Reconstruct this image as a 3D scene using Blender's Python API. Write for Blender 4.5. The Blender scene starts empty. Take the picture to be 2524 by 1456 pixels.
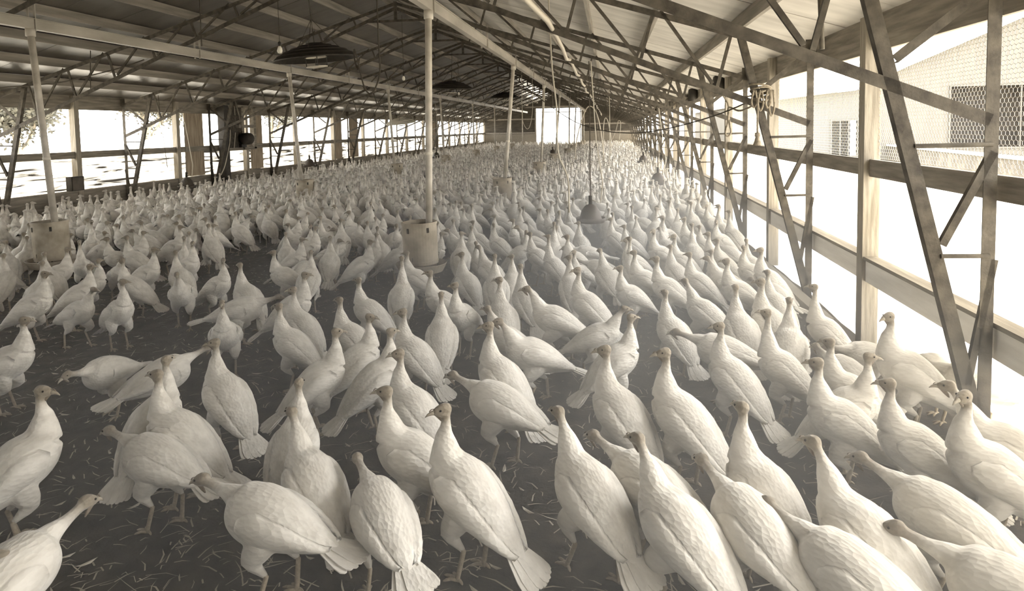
import bpy, bmesh, math, random
from math import sin, cos, pi, radians, sqrt, hypot
from mathutils import Vector, Matrix
import numpy as np

C = bpy.context.scene.collection
random.seed(5)

# ------------------------------------------------------------------ camera, world, sun, exposure
CAM = (0.0, 0.0, 2.05)
YAW, PITCH, ROLL, FPX = 0.145243, 0.067152, -0.018986, 1638.386
fw = Vector((-sin(YAW) * cos(PITCH), cos(YAW) * cos(PITCH), -sin(PITCH)))
r0 = Vector((cos(YAW), sin(YAW), 0)); u0 = r0.cross(fw)
rt = cos(ROLL) * r0 + sin(ROLL) * u0; up = -sin(ROLL) * r0 + cos(ROLL) * u0
cam_data = bpy.data.cameras.new('camera')
cam = bpy.data.objects.new('camera', cam_data); C.objects.link(cam)
cam.matrix_world = Matrix(((rt.x, up.x, -fw.x, CAM[0]), (rt.y, up.y, -fw.y, CAM[1]), (rt.z, up.z, -fw.z, CAM[2]), (0, 0, 0, 1)))
cam_data.sensor_fit = 'HORIZONTAL'; cam_data.sensor_width = 36.0
cam_data.lens = FPX / 2524 * 36.0
cam_data.shift_x = (1262 - 1263.32) / 2524
cam_data.shift_y = (427.52 - 728) / 2524
cam_data.clip_end = 500; cam_data.clip_start = 0.05
sc = bpy.context.scene
sc.camera = cam
w = bpy.data.worlds.new('overcast_sky'); sc.world = w; w.use_nodes = True
bg = w.node_tree.nodes['Background']
bg.inputs[0].default_value = (1.0, 0.98, 0.945, 1)
bg.inputs[1].default_value = 7.0
sun_d = bpy.data.lights.new('sun', 'SUN'); sun_d.energy = 11.0; sun_d.angle = radians(45); sun_d.color = (1, .98, .94)
sun = bpy.data.objects.new('sun', sun_d); C.objects.link(sun)
sun.rotation_euler = Vector((-0.70, -0.22, -0.68)).to_track_quat('-Z', 'Y').to_euler()
sc.view_settings.view_transform = 'Standard'
sc.view_settings.look = 'None'
sc.view_settings.exposure = 0.68
sc.view_settings.gamma = 1.0
sc.view_settings.use_curve_mapping = False

# ------------------------------------------------------------------ materials
def lin(c):
    c /= 255.0
    return c / 12.92 if c <= .04045 else ((c + .055) / 1.055) ** 2.4
def rgb(r, g, b): return (lin(r), lin(g), lin(b), 1)
def mat(name, c1, c2=None, scale=4.0, rough=.8, stretch=(1, 1, 1), bump=0.0, bscale=None, metal=0.0, coord='Object', detail=5):
    m = bpy.data.materials.new(name); m.use_nodes = True
    nt = m.node_tree; b = nt.nodes['Principled BSDF']
    b.inputs['Roughness'].default_value = rough; b.inputs['Metallic'].default_value = metal
    b.inputs['Specular IOR Level'].default_value = .25
    if c2 is None:
        b.inputs['Base Color'].default_value = c1
    tc = nt.nodes.new('ShaderNodeTexCoord'); mp = nt.nodes.new('ShaderNodeMapping')
    mp.inputs['Scale'].default_value = stretch
    nt.links.new(tc.outputs[coord], mp.inputs[0])
    nz = nt.nodes.new('ShaderNodeTexNoise'); nz.inputs['Scale'].default_value = scale; nz.inputs['Detail'].default_value = detail
    nt.links.new(mp.outputs[0], nz.inputs['Vector'])
    if c2 is not None:
        rp = nt.nodes.new('ShaderNodeValToRGB')
        rp.color_ramp.elements[0].position = .35; rp.color_ramp.elements[1].position = .68
        rp.color_ramp.elements[0].color = c1; rp.color_ramp.elements[1].color = c2
        nt.links.new(nz.outputs['Fac'], rp.inputs[0]); nt.links.new(rp.outputs[0], b.inputs['Base Color'])
    if bump:
        n2 = nt.nodes.new('ShaderNodeTexNoise'); n2.inputs['Scale'].default_value = bscale or scale * 6; n2.inputs['Detail'].default_value = 4
        nt.links.new(mp.outputs[0], n2.inputs['Vector'])
        bp = nt.nodes.new('ShaderNodeBump'); bp.inputs['Strength'].default_value = bump; bp.inputs['Distance'].default_value = .01
        nt.links.new(n2.outputs['Fac'], bp.inputs['Height']); nt.links.new(bp.outputs[0], b.inputs['Normal'])
    return m
M = {}
M['steel'] = mat('dusty_steel', rgb(62, 57, 50), rgb(96, 90, 79), 9, .7, bump=.3)
M['wood'] = mat('pale_weathered_wood', rgb(126, 119, 106), rgb(158, 150, 136), 5, .85, (8, 8, .6), .3)
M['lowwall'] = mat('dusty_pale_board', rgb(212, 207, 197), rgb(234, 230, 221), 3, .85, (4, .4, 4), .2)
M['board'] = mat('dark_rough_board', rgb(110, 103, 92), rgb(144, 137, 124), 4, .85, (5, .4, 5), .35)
M['purlin'] = mat('purlin_wood', rgb(116, 110, 100), rgb(148, 141, 130), 3, .85, (4, .3, 4), .3)
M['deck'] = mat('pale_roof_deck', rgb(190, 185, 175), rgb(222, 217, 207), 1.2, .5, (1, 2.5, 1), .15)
M['deck_shaded'] = mat('shaded_roof_deck', rgb(74, 70, 63), rgb(104, 99, 90), 1.2, .30, (1, 2.5, 1), .12)  # same boards as the right half, with the left side's dimmer light painted in
M['deck_shaded'].node_tree.nodes['Principled BSDF'].inputs['Specular IOR Level'].default_value = .95
M['trough'] = mat('galvanised_feed_line', rgb(140, 134, 123), rgb(176, 169, 157), 3, .5, (1, .3, 1), .1)
M['pipe'] = mat('dull_zinc_pipe', rgb(170, 163, 150), rgb(204, 197, 184), 6, .5, bump=.1)
M['drum'] = mat('dusty_feeder_metal', rgb(132, 123, 107), rgb(176, 166, 149), 5, .6, bump=.2)
M['dark'] = mat('blackened_metal', rgb(42, 39, 34), rgb(62, 57, 50), 6, .6, bump=.2)
M['bell'] = mat('dark_red_plastic', rgb(62, 55, 47), rgb(84, 76, 66), 5, .5)
M['white'] = mat('pale_enamel', rgb(205, 198, 182), None, 4, .5)
M['rope'] = mat('hemp_rope', rgb(120, 110, 93), rgb(150, 140, 122), 30, .9, bump=.5, bscale=90)
M['cable'] = mat('dark_cable', rgb(70, 64, 55), None, 4, .8)
M['hose'] = mat('pale_hose', rgb(176, 168, 152), None, 4, .5)
M['ply'] = mat('plywood', rgb(132, 119, 101), rgb(164, 150, 130), 3, .8, (4, 4, .7), .2)
M['darkwood'] = mat('dark_siding', rgb(58, 54, 47), rgb(84, 78, 69), 3, .9, (.5, 4, 4), .2)
M['litter'] = mat('dark_litter', rgb(42, 38, 33), rgb(84, 77, 67), 9, .95, bump=.9, bscale=45)
M['straw'] = mat('straw_bits', rgb(176, 167, 148), rgb(216, 208, 190), 3, .9)
M['ground'] = mat('pale_dusty_ground', rgb(196, 188, 172), rgb(226, 219, 204), .5, .95, bump=.2)
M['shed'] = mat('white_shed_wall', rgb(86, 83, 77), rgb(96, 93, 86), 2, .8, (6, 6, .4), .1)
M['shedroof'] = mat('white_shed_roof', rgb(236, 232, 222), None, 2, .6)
M['block'] = mat('concrete_block', rgb(84, 80, 73), rgb(108, 104, 95), 5, .9, bump=.3)
M['wire'] = mat('galvanised_wire', rgb(170, 163, 149), None, 5, .45, metal=.3)
M['leaf'] = mat('tree_leaf', rgb(60, 58, 50), rgb(84, 82, 72), 5, .8)
M['bark'] = mat('tree_bark', rgb(120, 112, 98), None, 5, .9)
M['bulb'] = mat('milky_bulb', rgb(225, 220, 206), None, 4, .2)
M['beak'] = mat('horn_beak', rgb(150, 142, 127), rgb(174, 165, 149), 20, .5)
M['leg'] = mat('scaly_leg', rgb(150, 137, 117), rgb(184, 171, 149), 60, .6, bump=.3, bscale=160)
M['skin'] = mat('wattle_skin', rgb(116, 105, 92), rgb(146, 134, 118), 40, .6, bump=.4)
M['eye'] = mat('dark_eye', rgb(28, 25, 22), None, 4, .15)

def turkey_material():
    m = bpy.data.materials.new('white_feathers'); m.use_nodes = True
    nt = m.node_tree; b = nt.nodes['Principled BSDF']
    b.inputs['Roughness'].default_value = .9; b.inputs['Specular IOR Level'].default_value = .1
    b.inputs['Sheen Weight'].default_value = .25; b.inputs['Sheen Roughness'].default_value = .5
    tc = nt.nodes.new('ShaderNodeTexCoord')
    mp = nt.nodes.new('ShaderNodeMapping'); mp.inputs['Scale'].default_value = (1, 2.2, 2.2); mp.inputs['Rotation'].default_value = (0, .6, 0)
    nt.links.new(tc.outputs['Object'], mp.inputs[0])
    nz = nt.nodes.new('ShaderNodeTexNoise'); nz.inputs['Scale'].default_value = 7; nz.inputs['Detail'].default_value = 5
    nt.links.new(mp.outputs[0], nz.inputs['Vector'])
    rp = nt.nodes.new('ShaderNodeValToRGB')
    rp.color_ramp.elements[0].position = .3; rp.color_ramp.elements[1].position = .62
    rp.color_ramp.elements[0].color = rgb(204, 198, 187); rp.color_ramp.elements[1].color = rgb(231, 226, 216)
    nt.links.new(nz.outputs['Fac'], rp.inputs[0])
    geo = nt.nodes.new('ShaderNodeNewGeometry')
    mul = nt.nodes.new('ShaderNodeMix'); mul.data_type = 'RGBA'; mul.blend_type = 'MULTIPLY'; mul.inputs['Factor'].default_value = 1
    mr = nt.nodes.new('ShaderNodeMapRange'); mr.inputs['To Min'].default_value = .92; mr.inputs['To Max'].default_value = 1.0
    nt.links.new(geo.outputs['Random Per Island'], mr.inputs['Value'])
    nt.links.new(rp.outputs[0], mul.inputs['A']); nt.links.new(mr.outputs[0], mul.inputs['B'])
    at = nt.nodes.new('ShaderNodeAttribute'); at.attribute_name = 'skin'
    mx = nt.nodes.new('ShaderNodeMix'); mx.data_type = 'RGBA'
    n3 = nt.nodes.new('ShaderNodeTexNoise'); n3.inputs['Scale'].default_value = 60
    nt.links.new(tc.outputs['Object'], n3.inputs['Vector'])
    r3 = nt.nodes.new('ShaderNodeValToRGB'); r3.color_ramp.elements[0].color = rgb(112, 104, 92); r3.color_ramp.elements[1].color = rgb(160, 150, 134)
    nt.links.new(n3.outputs['Fac'], r3.inputs[0])
    nt.links.new(at.outputs['Fac'], mx.inputs['Factor']); nt.links.new(mul.outputs['Result'], mx.inputs['A']); nt.links.new(r3.outputs[0], mx.inputs['B'])
    nt.links.new(mx.outputs['Result'], b.inputs['Base Color'])
    vo = nt.nodes.new('ShaderNodeTexVoronoi'); vo.inputs['Scale'].default_value = 26
    nt.links.new(mp.outputs[0], vo.inputs['Vector'])
    bp = nt.nodes.new('ShaderNodeBump'); bp.inputs['Strength'].default_value = .45; bp.inputs['Distance'].default_value = .008
    nt.links.new(vo.outputs['Distance'], bp.inputs['Height']); nt.links.new(bp.outputs[0], b.inputs['Normal'])
    return m
M['feather'] = turkey_material()

def curtain_material(name, c1, c2, f):
    m = bpy.data.materials.new(name); m.use_nodes = True
    nt = m.node_tree; out = nt.nodes['Material Output']; nt.nodes.remove(nt.nodes['Principled BSDF'])
    d = nt.nodes.new('ShaderNodeBsdfDiffuse'); t = nt.nodes.new('ShaderNodeBsdfTranslucent'); mx = nt.nodes.new('ShaderNodeMixShader')
    tc = nt.nodes.new('ShaderNodeTexCoord'); mp = nt.nodes.new('ShaderNodeMapping'); mp.inputs['Scale'].default_value = (1, .35, 5)
    nz = nt.nodes.new('ShaderNodeTexNoise'); nz.inputs['Scale'].default_value = 2.2; nz.inputs['Detail'].default_value = 6; nz.inputs['Distortion'].default_value = .6
    rp = nt.nodes.new('ShaderNodeValToRGB'); rp.color_ramp.elements[0].position = .38; rp.color_ramp.elements[1].position = .52
    rp.color_ramp.elements[0].color = c1; rp.color_ramp.elements[1].color = c2
    nt.links.new(tc.outputs['Object'], mp.inputs[0]); nt.links.new(mp.outputs[0], nz.inputs['Vector']); nt.links.new(nz.outputs['Fac'], rp.inputs[0])
    nt.links.new(rp.outputs[0], d.inputs[0]); nt.links.new(rp.outputs[0], t.inputs[0])
    mx.inputs[0].default_value = f
    nt.links.new(d.outputs[0], mx.inputs[1]); nt.links.new(t.outputs[0], mx.inputs[2]); nt.links.new(mx.outputs[0], out.inputs[0])
    return m
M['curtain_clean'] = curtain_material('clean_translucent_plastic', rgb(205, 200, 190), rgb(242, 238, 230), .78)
M['curtain_creased'] = curtain_material('streaked_translucent_plastic', rgb(30, 28, 25), rgb(206, 201, 191), .6)  # dark streaks paint the shading of the creases into the plastic

# ------------------------------------------------------------------ mesh helpers
class MB:
    def __init__(s): s.v = []; s.f = []
    def add(s, vs, fs):
        o = len(s.v); s.v += [tuple(v) for v in vs]; s.f += [tuple(i + o for i in f) for f in fs]; return s
    def box(s, x0, x1, y0, y1, z0, z1):
        return s.add([(x0, y0, z0), (x1, y0, z0), (x1, y1, z0), (x0, y1, z0), (x0, y0, z1), (x1, y0, z1), (x1, y1, z1), (x0, y1, z1)],
                     [(3, 2, 1, 0), (4, 5, 6, 7), (0, 1, 5, 4), (1, 2, 6, 5), (2, 3, 7, 6), (3, 0, 4, 7)])
    def sweep(s, pts, prof, ref=(0, 1, 0), cap=True):
        """extrude closed 2-D profile (side, up) along a polyline; ref is the side direction."""
        pts = [Vector(p) for p in pts]; n = len(prof); rings = []
        for i, p in enumerate(pts):
            t = (pts[min(i + 1, len(pts) - 1)] - pts[max(i - 1, 0)]).normalized()
            a = Vector(ref); a = a - t * a.dot(t)
            if a.length < 1e-4: a = Vector((1, 0, 0)) - t * t.x
            a.normalize(); b = t.cross(a)
            rings.append([p + a * q[0] + b * q[1] for q in prof])
        vs = [v for rr in rings for v in rr]; fs = []
        for i in range(len(rings) - 1):
            for j in range(n):
                k = (j + 1) % n
                fs.append((i * n + j, i * n + k, (i + 1) * n + k, (i + 1) * n + j))
        if cap:
            fs.append(tuple(range(n - 1, -1, -1))); fs.append(tuple((len(rings) - 1) * n + j for j in range(n)))
        return s.add(vs, fs)
    def tube(s, pts, r, n=8, ref=(0, 1, 0)):
        return s.sweep(pts, [(r * cos(2 * pi * k / n), r * sin(2 * pi * k / n)) for k in range(n)], ref)
    def angle(s, p, q, w=.06, t=.007, ref=(0, 1, 0), flip=1):
        """L-section steel from p to q: one flange in the truss plane, one across it."""
        return s.sweep([p, q], [(0, 0), (w * .8, 0), (w * .8, t * flip), (t, t * flip), (t, w * flip), (0, w * flip)][::flip], ref)
    def bar(s, p, q, a, b, ref=(0, 1, 0)):
        return s.sweep([p, q], [(-a / 2, -b / 2), (a / 2, -b / 2), (a / 2, b / 2), (-a / 2, b / 2)], ref)
    def lathe(s, prof, n=24, c=(0, 0, 0), closed=True):
        vs = []; fs = []; m = len(prof)
        for (r, z) in prof:
            for k in range(n): vs.append((c[0] + r * cos(2 * pi * k / n), c[1] + r * sin(2 * pi * k / n), c[2] + z))
        for i in range(m - 1 + (1 if closed else 0)):
            for k in range(n):
                a, b = i, (i + 1) % m
                fs.append((a * n + k, a * n + (k + 1) % n, b * n + (k + 1) % n, b * n + k))
        return s.add(vs, fs)
    def mesh(s, name, m=None, smooth=False):
        me = bpy.data.meshes.new(name); me.from_pydata(s.v, [], s.f)
        if smooth: me.shade_smooth()
        if m: me.materials.append(M[m])
        return me
    def obj(s, name, m, parent=None, smooth=False):
        return put(name, s.mesh(name, m, smooth), parent)
def put(name, me, parent=None, loc=None):
    o = bpy.data.objects.new(name, me); C.objects.link(o)
    if parent: o.parent = parent
    if loc: o.location = loc
    return o
def empty(name, loc=(0, 0, 0), rotz=0):
    o = bpy.data.objects.new(name, None); C.objects.link(o); o.location = loc; o.rotation_euler = (0, 0, rotz); o.empty_display_size = .2
    return o
def tag(o, label, cat, group=None):
    o['label'] = label; o['category'] = cat
    if group: o['group'] = group
    return o
def struct(o): o['kind'] = 'structure'; return o
def stuff(o): o['kind'] = 'stuff'; return o
def copy_tree(o, parent=None):
    c = o.copy(); C.objects.link(c)
    if parent: c.parent = parent
    for ch in list(o.children): copy_tree(ch, c)
    return c
def catmull(pts, n):
    """sample a Catmull-Rom curve through rows of numbers"""
    P = [np.array(p, float) for p in pts]; P = [2 * P[0] - P[1]] + P + [2 * P[-1] - P[-2]]
    out = []; m = len(P) - 3
    for i in range(n):
        x = i / (n - 1) * m; k = min(int(x), m - 1); t = x - k
        a, b, c, d = P[k:k + 4]
        out.append(.5 * ((2 * b) + (c - a) * t + (2 * a - 5 * b + 4 * c - d) * t * t + (3 * b - a - 3 * c + d) * t ** 3))
    return out

# ------------------------------------------------------------------ barn frame sizes
XR, XL, XC = 2.27, -12.03, -4.88          # outer truss legs left and right, ridge line
HALF = 7.15
Y0, STEP, NT = 4.29, 3.6, 17               # first truss in view, spacing
YN, YF = -3.6, 64.4                        # near and far end walls
SLOPE = .307
def top_z(x): return 2.84 + SLOPE * (HALF - abs(x - XC))   # top chord line
def deck_z(x): return top_z(x) + .19

# ------------------------------------------------------------------ ground, floor
MB().add([(-150, -60, -.12), (150, -60, -.12), (150, 220, -.12), (-150, 220, -.12)], [(0, 1, 2, 3)]).obj('ground', 'ground')
struct(bpy.data.objects['ground'])
b = MB(); nx, ny = 120, 150
for j in range(ny + 1):
    y = YN + (YF - YN) * (j / ny) ** 1.9
    for i in range(nx + 1):
        x = XL - .1 + (XR - XL + .2) * i / nx
        z = .018 * sin(x * 5.1 + 1.3 * sin(y * 2.3)) * sin(y * 4.3 + x) + random.uniform(-.008, .008)
        b.v.append((x, y, z - .012))
for j in range(ny):
    for i in range(nx):
        a = j * (nx + 1) + i; b.f.append((a, a + 1, a + nx + 2, a + nx + 1))
struct(b.obj('floor', 'litter', smooth=True))

# ------------------------------------------------------------------ roof
ceil = struct(empty('ceiling', (XC, 0, 0)))
PW = 1.2
def panel_mesh(s):
    x0, x1 = s * .0, s * (HALF + .75)
    m = MB(); z = lambda x: deck_z(XC + x)
    n = PW - .012
    vs = [(x0, 0, z(0)), (x1, 0, z(x1)), (x1, n, z(x1)), (x0, n, z(0))]
    vs += [(a, c, d + .02) for a, c, d in vs]
    m.add(vs, [(0, 1, 2, 3)[::s], (7, 6, 5, 4)[::s], (0, 4, 5, 1)[::s], (1, 5, 6, 2)[::s], (2, 6, 7, 3)[::s], (3, 7, 4, 0)[::s]])
    return m.mesh('panel', 'deck' if s > 0 else 'deck_shaded')
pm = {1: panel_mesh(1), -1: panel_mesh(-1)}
n = int((YF - YN) / PW) + 1
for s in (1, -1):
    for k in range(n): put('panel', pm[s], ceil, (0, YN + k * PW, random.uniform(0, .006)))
m = MB()
for s in (1, -1):
    x1 = s * (HALF + .8); z0, z1 = deck_z(XC) + .05, deck_z(XC + x1) + .05
    vs = [(0, YN - .1, z0), (x1, YN - .1, z1), (x1, YF + .1, z1), (0, YF + .1, z0)]; vs += [(a, c, d + .03) for a, c, d in vs]
    m.add(vs, [(0, 1, 2, 3), (7, 6, 5, 4), (0, 4, 5, 1), (1, 5, 6, 2), (2, 6, 7, 3), (3, 7, 4, 0)])
m.obj('roof_sheet', 'shedroof', ceil)
for s in (1, -1):
    for k in range(8):
        x = s * (HALF - .8 - .88 * k); z = top_z(XC + x)
        MB().box(x - .022, x + .022, YN, YF, z + .03, z + .19 - .005).obj('purlin', 'purlin', ceil)
MB().box(-.03, .03, YN, YF, top_z(XC) + .02, top_z(XC) + .15).obj('ridge_board', 'purlin', ceil)

# ------------------------------------------------------------------ roof trusses
def truss():
    t = empty('roof_truss')
    W = .062
    zt = lambda s: 2.84 + SLOPE * s
    zb = lambda s: 2.07 + .40 * s
    P = lambda sd, s, z: (sd * (HALF - s), 0, z)
    for sd in (1, -1):
        def part(name, p, q, w=W, th=.007, kind='L'):
            mb = MB()
            if kind == 'L': mb.angle(P(sd, *p), P(sd, *q), w, th, flip=1 if sd == 1 else -1)
            else: mb.tube([P(sd, *p), P(sd, *q)], w / 2, 8)
            return mb.obj(name, 'steel', t)
        part('outer_leg', (0, 0), (0, 2.93), .075)
        mb = MB(); mb.sweep([P(sd, .055, 0), P(sd, .825, 3.05)], [(0, 0), (.064, 0), (.064, -.008 * sd), (.008, -.008 * sd), (.008, -.08 * sd), (0, -.08 * sd)][::-sd]); mb.obj('inner_leg', 'steel', t)
        part('top_chord', (-.02, zt(-.02)), (HALF, zt(HALF)), .07)
        part('bottom_chord', (.03, zb(.03)), (HALF - .05, zb(HALF - .05)), .075)
        part('knee_brace', (.56, 2.40), (.06, 2.80), .055)
        part('rung', (.03, 1.905), (.46, 1.90), .028, kind='r')
        part('rung', (.03, 1.24), (.30, 1.235), .028, kind='r')
        part('diagonal', (.04, 1.87), (.31, 1.31), .045)
        part('diagonal', (.02, 1.22), (.15, .45), .04)
        for i in range(7):
            T = .86 + .87 * i; B = 1.06 + .855 * i
            part('web_strut', (T + .04, zt(T + .04)), (B, zb(B)), .036)
            if i < 6: part('web_strut', (T + .87 - .04, zt(T + .87 - .04)), (B + .05, zb(B + .05)), .036)
        part('gusset', (-.03, 2.80), (-.03, 2.98), .12)
    MB().bar((0, 0, 5.04), (0, 0, 4.6), .05, .07).obj('king_post', 'steel', t)
    MB().bar((-.70, 0, 4.6), (.70, 0, 4.6), .05, .05).obj('collar_tie', 'steel', t)
    return t
ORD = ['behind the camera', 'just beside the camera, mostly out of view', 'nearest the camera, cut by the right edge', 'second from the camera, with the rope knot', 'third from the camera',
       'fourth from the camera', 'fifth from the camera', 'sixth from the camera', 'seventh from the camera', 'eighth from the camera', 'ninth from the camera', 'tenth from the camera',
       'eleventh from the camera', 'twelfth from the camera', 'sixth from the far end wall', 'fifth from the far end wall', 'fourth from the far end wall', 'third from the far end wall', 'second from the far end wall', 'next to the far end wall']
proto = truss()
for i, k in enumerate(range(-1, NT)):
    t = proto if i == 0 else copy_tree(proto)
    t.location = (XC, Y0 + STEP * (k - 1), 0)
    nm = ORD[i] if i < 14 else ORD[14 + i - 12] if 14 + i - 12 < 20 else 'next to the far end wall'
    tag(t, 'welded steel roof truss with lattice legs, ' + nm, 'roof truss', 'roof trusses')

# ------------------------------------------------------------------ side walls
def side_wall(name, xi, s):
    """xi: inner face of the posts, s: +1 right wall, -1 left wall"""
    wl = struct(empty(name, (xi, 0, 0)))
    X = lambda a, b: (a, b) if s > 0 else (-b, -a)
    MB().box(*X(.10, .14), YN, YF, 2.68, 3.10).obj('header', 'board', wl)
    MB().box(*X(.05, .09), YN, YF, 1.56, 1.715).obj('rail', 'board', wl)
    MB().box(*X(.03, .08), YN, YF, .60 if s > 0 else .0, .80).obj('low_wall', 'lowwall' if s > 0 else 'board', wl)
    MB().box(*X(.01, .13), YN, YF, .80, .83).obj('sill_board', 'board', wl)
    pm = MB().box(*X(0, .14), -.07, .07, 0, deck_z(xi + s * .07) - .02).mesh('post', 'wood')
    for k in range(-3, 17):
        y = 6.45 + STEP * k
        if YN < y < YF: put('post', pm, wl, (0, y, 0))
    return wl
wall_right = side_wall('wall_right', XR, 1)
wall_left = side_wall('wall_left', XL, -1)

def hex_wire(x, y0, y1, z0, z1, a, r, w=.043):
    """hexagonal poultry netting in the plane x = const: vertical hexagons with twisted vertical sides; a = side length, w = cell width"""
    m = MB()
    prof = [(r * cos(2 * pi * k / 3), r * sin(2 * pi * k / 3)) for k in range(3)]
    rows = int((z1 - z0) / (1.5 * a)); cols = int((y1 - y0) / w)
    vs = []; fs = []
    def seg(p, q):
        o = len(vs); p = Vector(p); q = Vector(q); t = (q - p).normalized(); aa = Vector((1, 0, 0)); bb = t.cross(aa)
        for c in (p, q):
            for pr in prof: vs.append(tuple(c + aa * pr[0] + bb * pr[1]))
        for j in range(3): fs.append((o + j, o + (j + 1) % 3, o + 3 + (j + 1) % 3, o + 3 + j))
    for i in range(rows):
        z = z0 + i * 1.5 * a; off = (i % 2) * w / 2
        for j in range(cols):
            y = y0 + off + j * w
            seg((x, y, z), (x, y + w / 2, z + a / 2)); seg((x, y + w / 2, z + a / 2), (x, y + w, z)); seg((x, y + w / 2, z + a / 2), (x, y + w / 2, z + 1.5 * a))
    m.v = vs; m.f = fs
    return m
for y0, y1, a, r in ((2.2, 6.38, .019, .0015), (6.52, 9.98, .019, .0016), (10.12, 13.58, .019, .0018)):
    stuff(hex_wire(.125, y0, y1, 1.72, 2.68, a, r).obj('wire_netting', 'wire', wall_right))

def end_wall(name, y, openings, mtl, s):
    wl = struct(empty(name, (0, y, 0)))
    xs = sorted({XL - .1, XR + .1, XC} | {o[0] for o in openings} | {o[1] for o in openings})
    for a, c in zip(xs[:-1], xs[1:]):
        z0 = 0
        for o in openings:
            if a >= o[0] - 1e-6 and c <= o[1] + 1e-6: z0 = o[2]
        za, zc = deck_z(a) + .02, deck_z(c) + .02
        m = MB(); t = .05 * s
        m.add([(a, 0, z0), (c, 0, z0), (c, 0, zc), (a, 0, za), (a, t, z0), (c, t, z0), (c, t, zc), (a, t, za)],
              [(0, 1, 2, 3), (7, 6, 5, 4), (0, 4, 5, 1), (1, 5, 6, 2), (2, 6, 7, 3), (3, 7, 4, 0)])
        m.obj('siding', mtl, wl)
    return wl
far = end_wall('wall_far', YF, [(-7.0, -2.62, 3.95)], 'darkwood', 1)
for (a, c, z) in ((XL, -7.1, 1.62), (-2.5, XR, 1.62), (XL, -7.1, 2.95), (-2.5, XR, 2.4), (XL + 3, XR - 4, 4.1)):
    MB().box(a, c, -.06, 0, z - .07, z + .07).obj('girt', 'purlin', far)
for x in (-7.06, -2.56): MB().box(x - .07, x + .07, -.09, 0, 0, 3.95).obj('jamb', 'board', far)
for a, c in ((XL, -7.08), (-2.54, XR)): MB().box(a, c, -.035, 0, 0, 1.52).obj('lower_boards', 'board', far)
MB().box(-7.0, -2.62, -.05, .0, 3.55, 3.62).obj('door_rail', 'board', far)
end_wall('wall_near', YN, [], 'darkwood', -1)

# ------------------------------------------------------------------ plastic side curtains
def curtain(name, x, s, y0, y1, label, zb=.55):
    m = MB(); ny = int((y1 - y0) / .09); nz = 18; rnd = random.Random(7 + s)
    ph = [rnd.uniform(0, 6) for _ in range(8)]
    for j in range(ny + 1):
        y = y0 + (y1 - y0) * j / ny
        for k in range(nz + 1):
            z = zb + (1.59 - zb) * k / nz
            d = .025 * sin(z * 17 + ph[0] + 1.2 * sin(y * .6 + ph[1])) + .02 * sin(z * 31 + y * .5 + ph[2]) + .012 * sin(y * 2.1 + z * 9 + ph[3])
            m.v.append((x + s * (.05 + d), y, z))
    for j in range(ny):
        for k in range(nz):
            a = j * (nz + 1) + k; m.f.append((a, a + 1, a + nz + 2, a + nz + 1))
    return tag(m.obj(name, 'curtain_clean' if s > 0 else 'curtain_creased', smooth=True), label, 'curtain')
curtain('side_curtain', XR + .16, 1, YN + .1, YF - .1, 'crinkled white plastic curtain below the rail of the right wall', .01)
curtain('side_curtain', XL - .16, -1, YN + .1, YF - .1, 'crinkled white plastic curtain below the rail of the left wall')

# ------------------------------------------------------------------ feed lines with drop tubes and drum feeders
def feed_line(x, label):
    t = tag(empty('feed_line', (x, 0, 3.49)), label, 'feed line', 'feed lines')
    MB().box(-.045, .045, 2.2, 62, 0, .13).obj('trough', 'trough', t)
    MB().box(-.06, .06, 2.2, 62, .13, .142).obj('lid', 'trough', t)
    for k in range(0, NT):
        y = Y0 + STEP * (k - 1)
        if y < 2.4: continue
        z = 2.07 + .40 * (HALF - abs(x - XC)) - 3.49
        for dx in (-.05, .05): MB().bar((dx, y + .05, -.03), (dx, y + .05, z + .02), .012, .03).obj('hanger_strap', 'trough', t)
    return t
feed_line(-2.14, 'pale square feed line hanging under the trusses right of the ridge')
feed_line(-7.58, 'pale square feed line hanging under the trusses left of the ridge')

def drum_bucket(r=.215, h=.52):
    return MB().lathe([(r, 0), (r, .03), (r + .006, .03), (r + .006, .045), (r, .045), (r, h - .03), (r + .008, h - .03), (r + .008, h), (r - .008, h), (r - .01, .012), (.0, .012), (0, 0)], 36, closed=False)
def feeder(x, y, bx, by, dx, label, group=None, tilt=0):
    t = tag(empty('drum_feeder', (bx, by, 0)), label, 'feeder', 'drum feeders under the feed lines')
    top = Vector((x - bx, y - by, 3.49)); bot = Vector((0, 0, .80))
    MB().tube([top, bot], .042, 16, (1, 0, 0)).obj('drop_tube', 'pipe', t, True)
    mid = bot.lerp(top, .36); d = (top - bot).normalized() * .02
    MB().tube([mid - d, mid + d], .047, 16, (1, 0, 0)).obj('tube_collar', 'white', t, True)
    MB().tube([top + Vector((0, 0, -.10)), top + Vector((0, 0, .0))], .058, 16, (1, 0, 0)).obj('tube_socket', 'pipe', t, True)
    m = drum_bucket(); o = m.obj('drum', 'drum', t); o.location = (dx, .03, .40); o.rotation_euler = (radians(tilt), radians(-1.5), .3)
    o2 = MB().lathe([(0, 0), (.27, 0), (.32, .10), (.315, .105), (.262, .012), (0, .012)], 36, closed=False).obj('feed_pan', 'drum', t); o2.location = (dx, .03, .30)
    for k in range(3):
        a = k * 2.094 + .3
        MB().tube([(dx + .20 * cos(a), .03 + .20 * sin(a), .31), (dx + .212 * cos(a), .03 + .212 * sin(a), .5)], .008, 6, (1, 0, 0)).obj('pan_bracket', 'dark', t)
    for a in (-1.1, -2.3):
        MB().box(-.014, .014, -.004, .004, -.03, .03).obj('slot', 'dark', o).matrix_local = Matrix.Translation((.217 * cos(a), .217 * sin(a), .43)) @ Matrix.Rotation(a + pi / 2, 4, 'Z')
    return t
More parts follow.
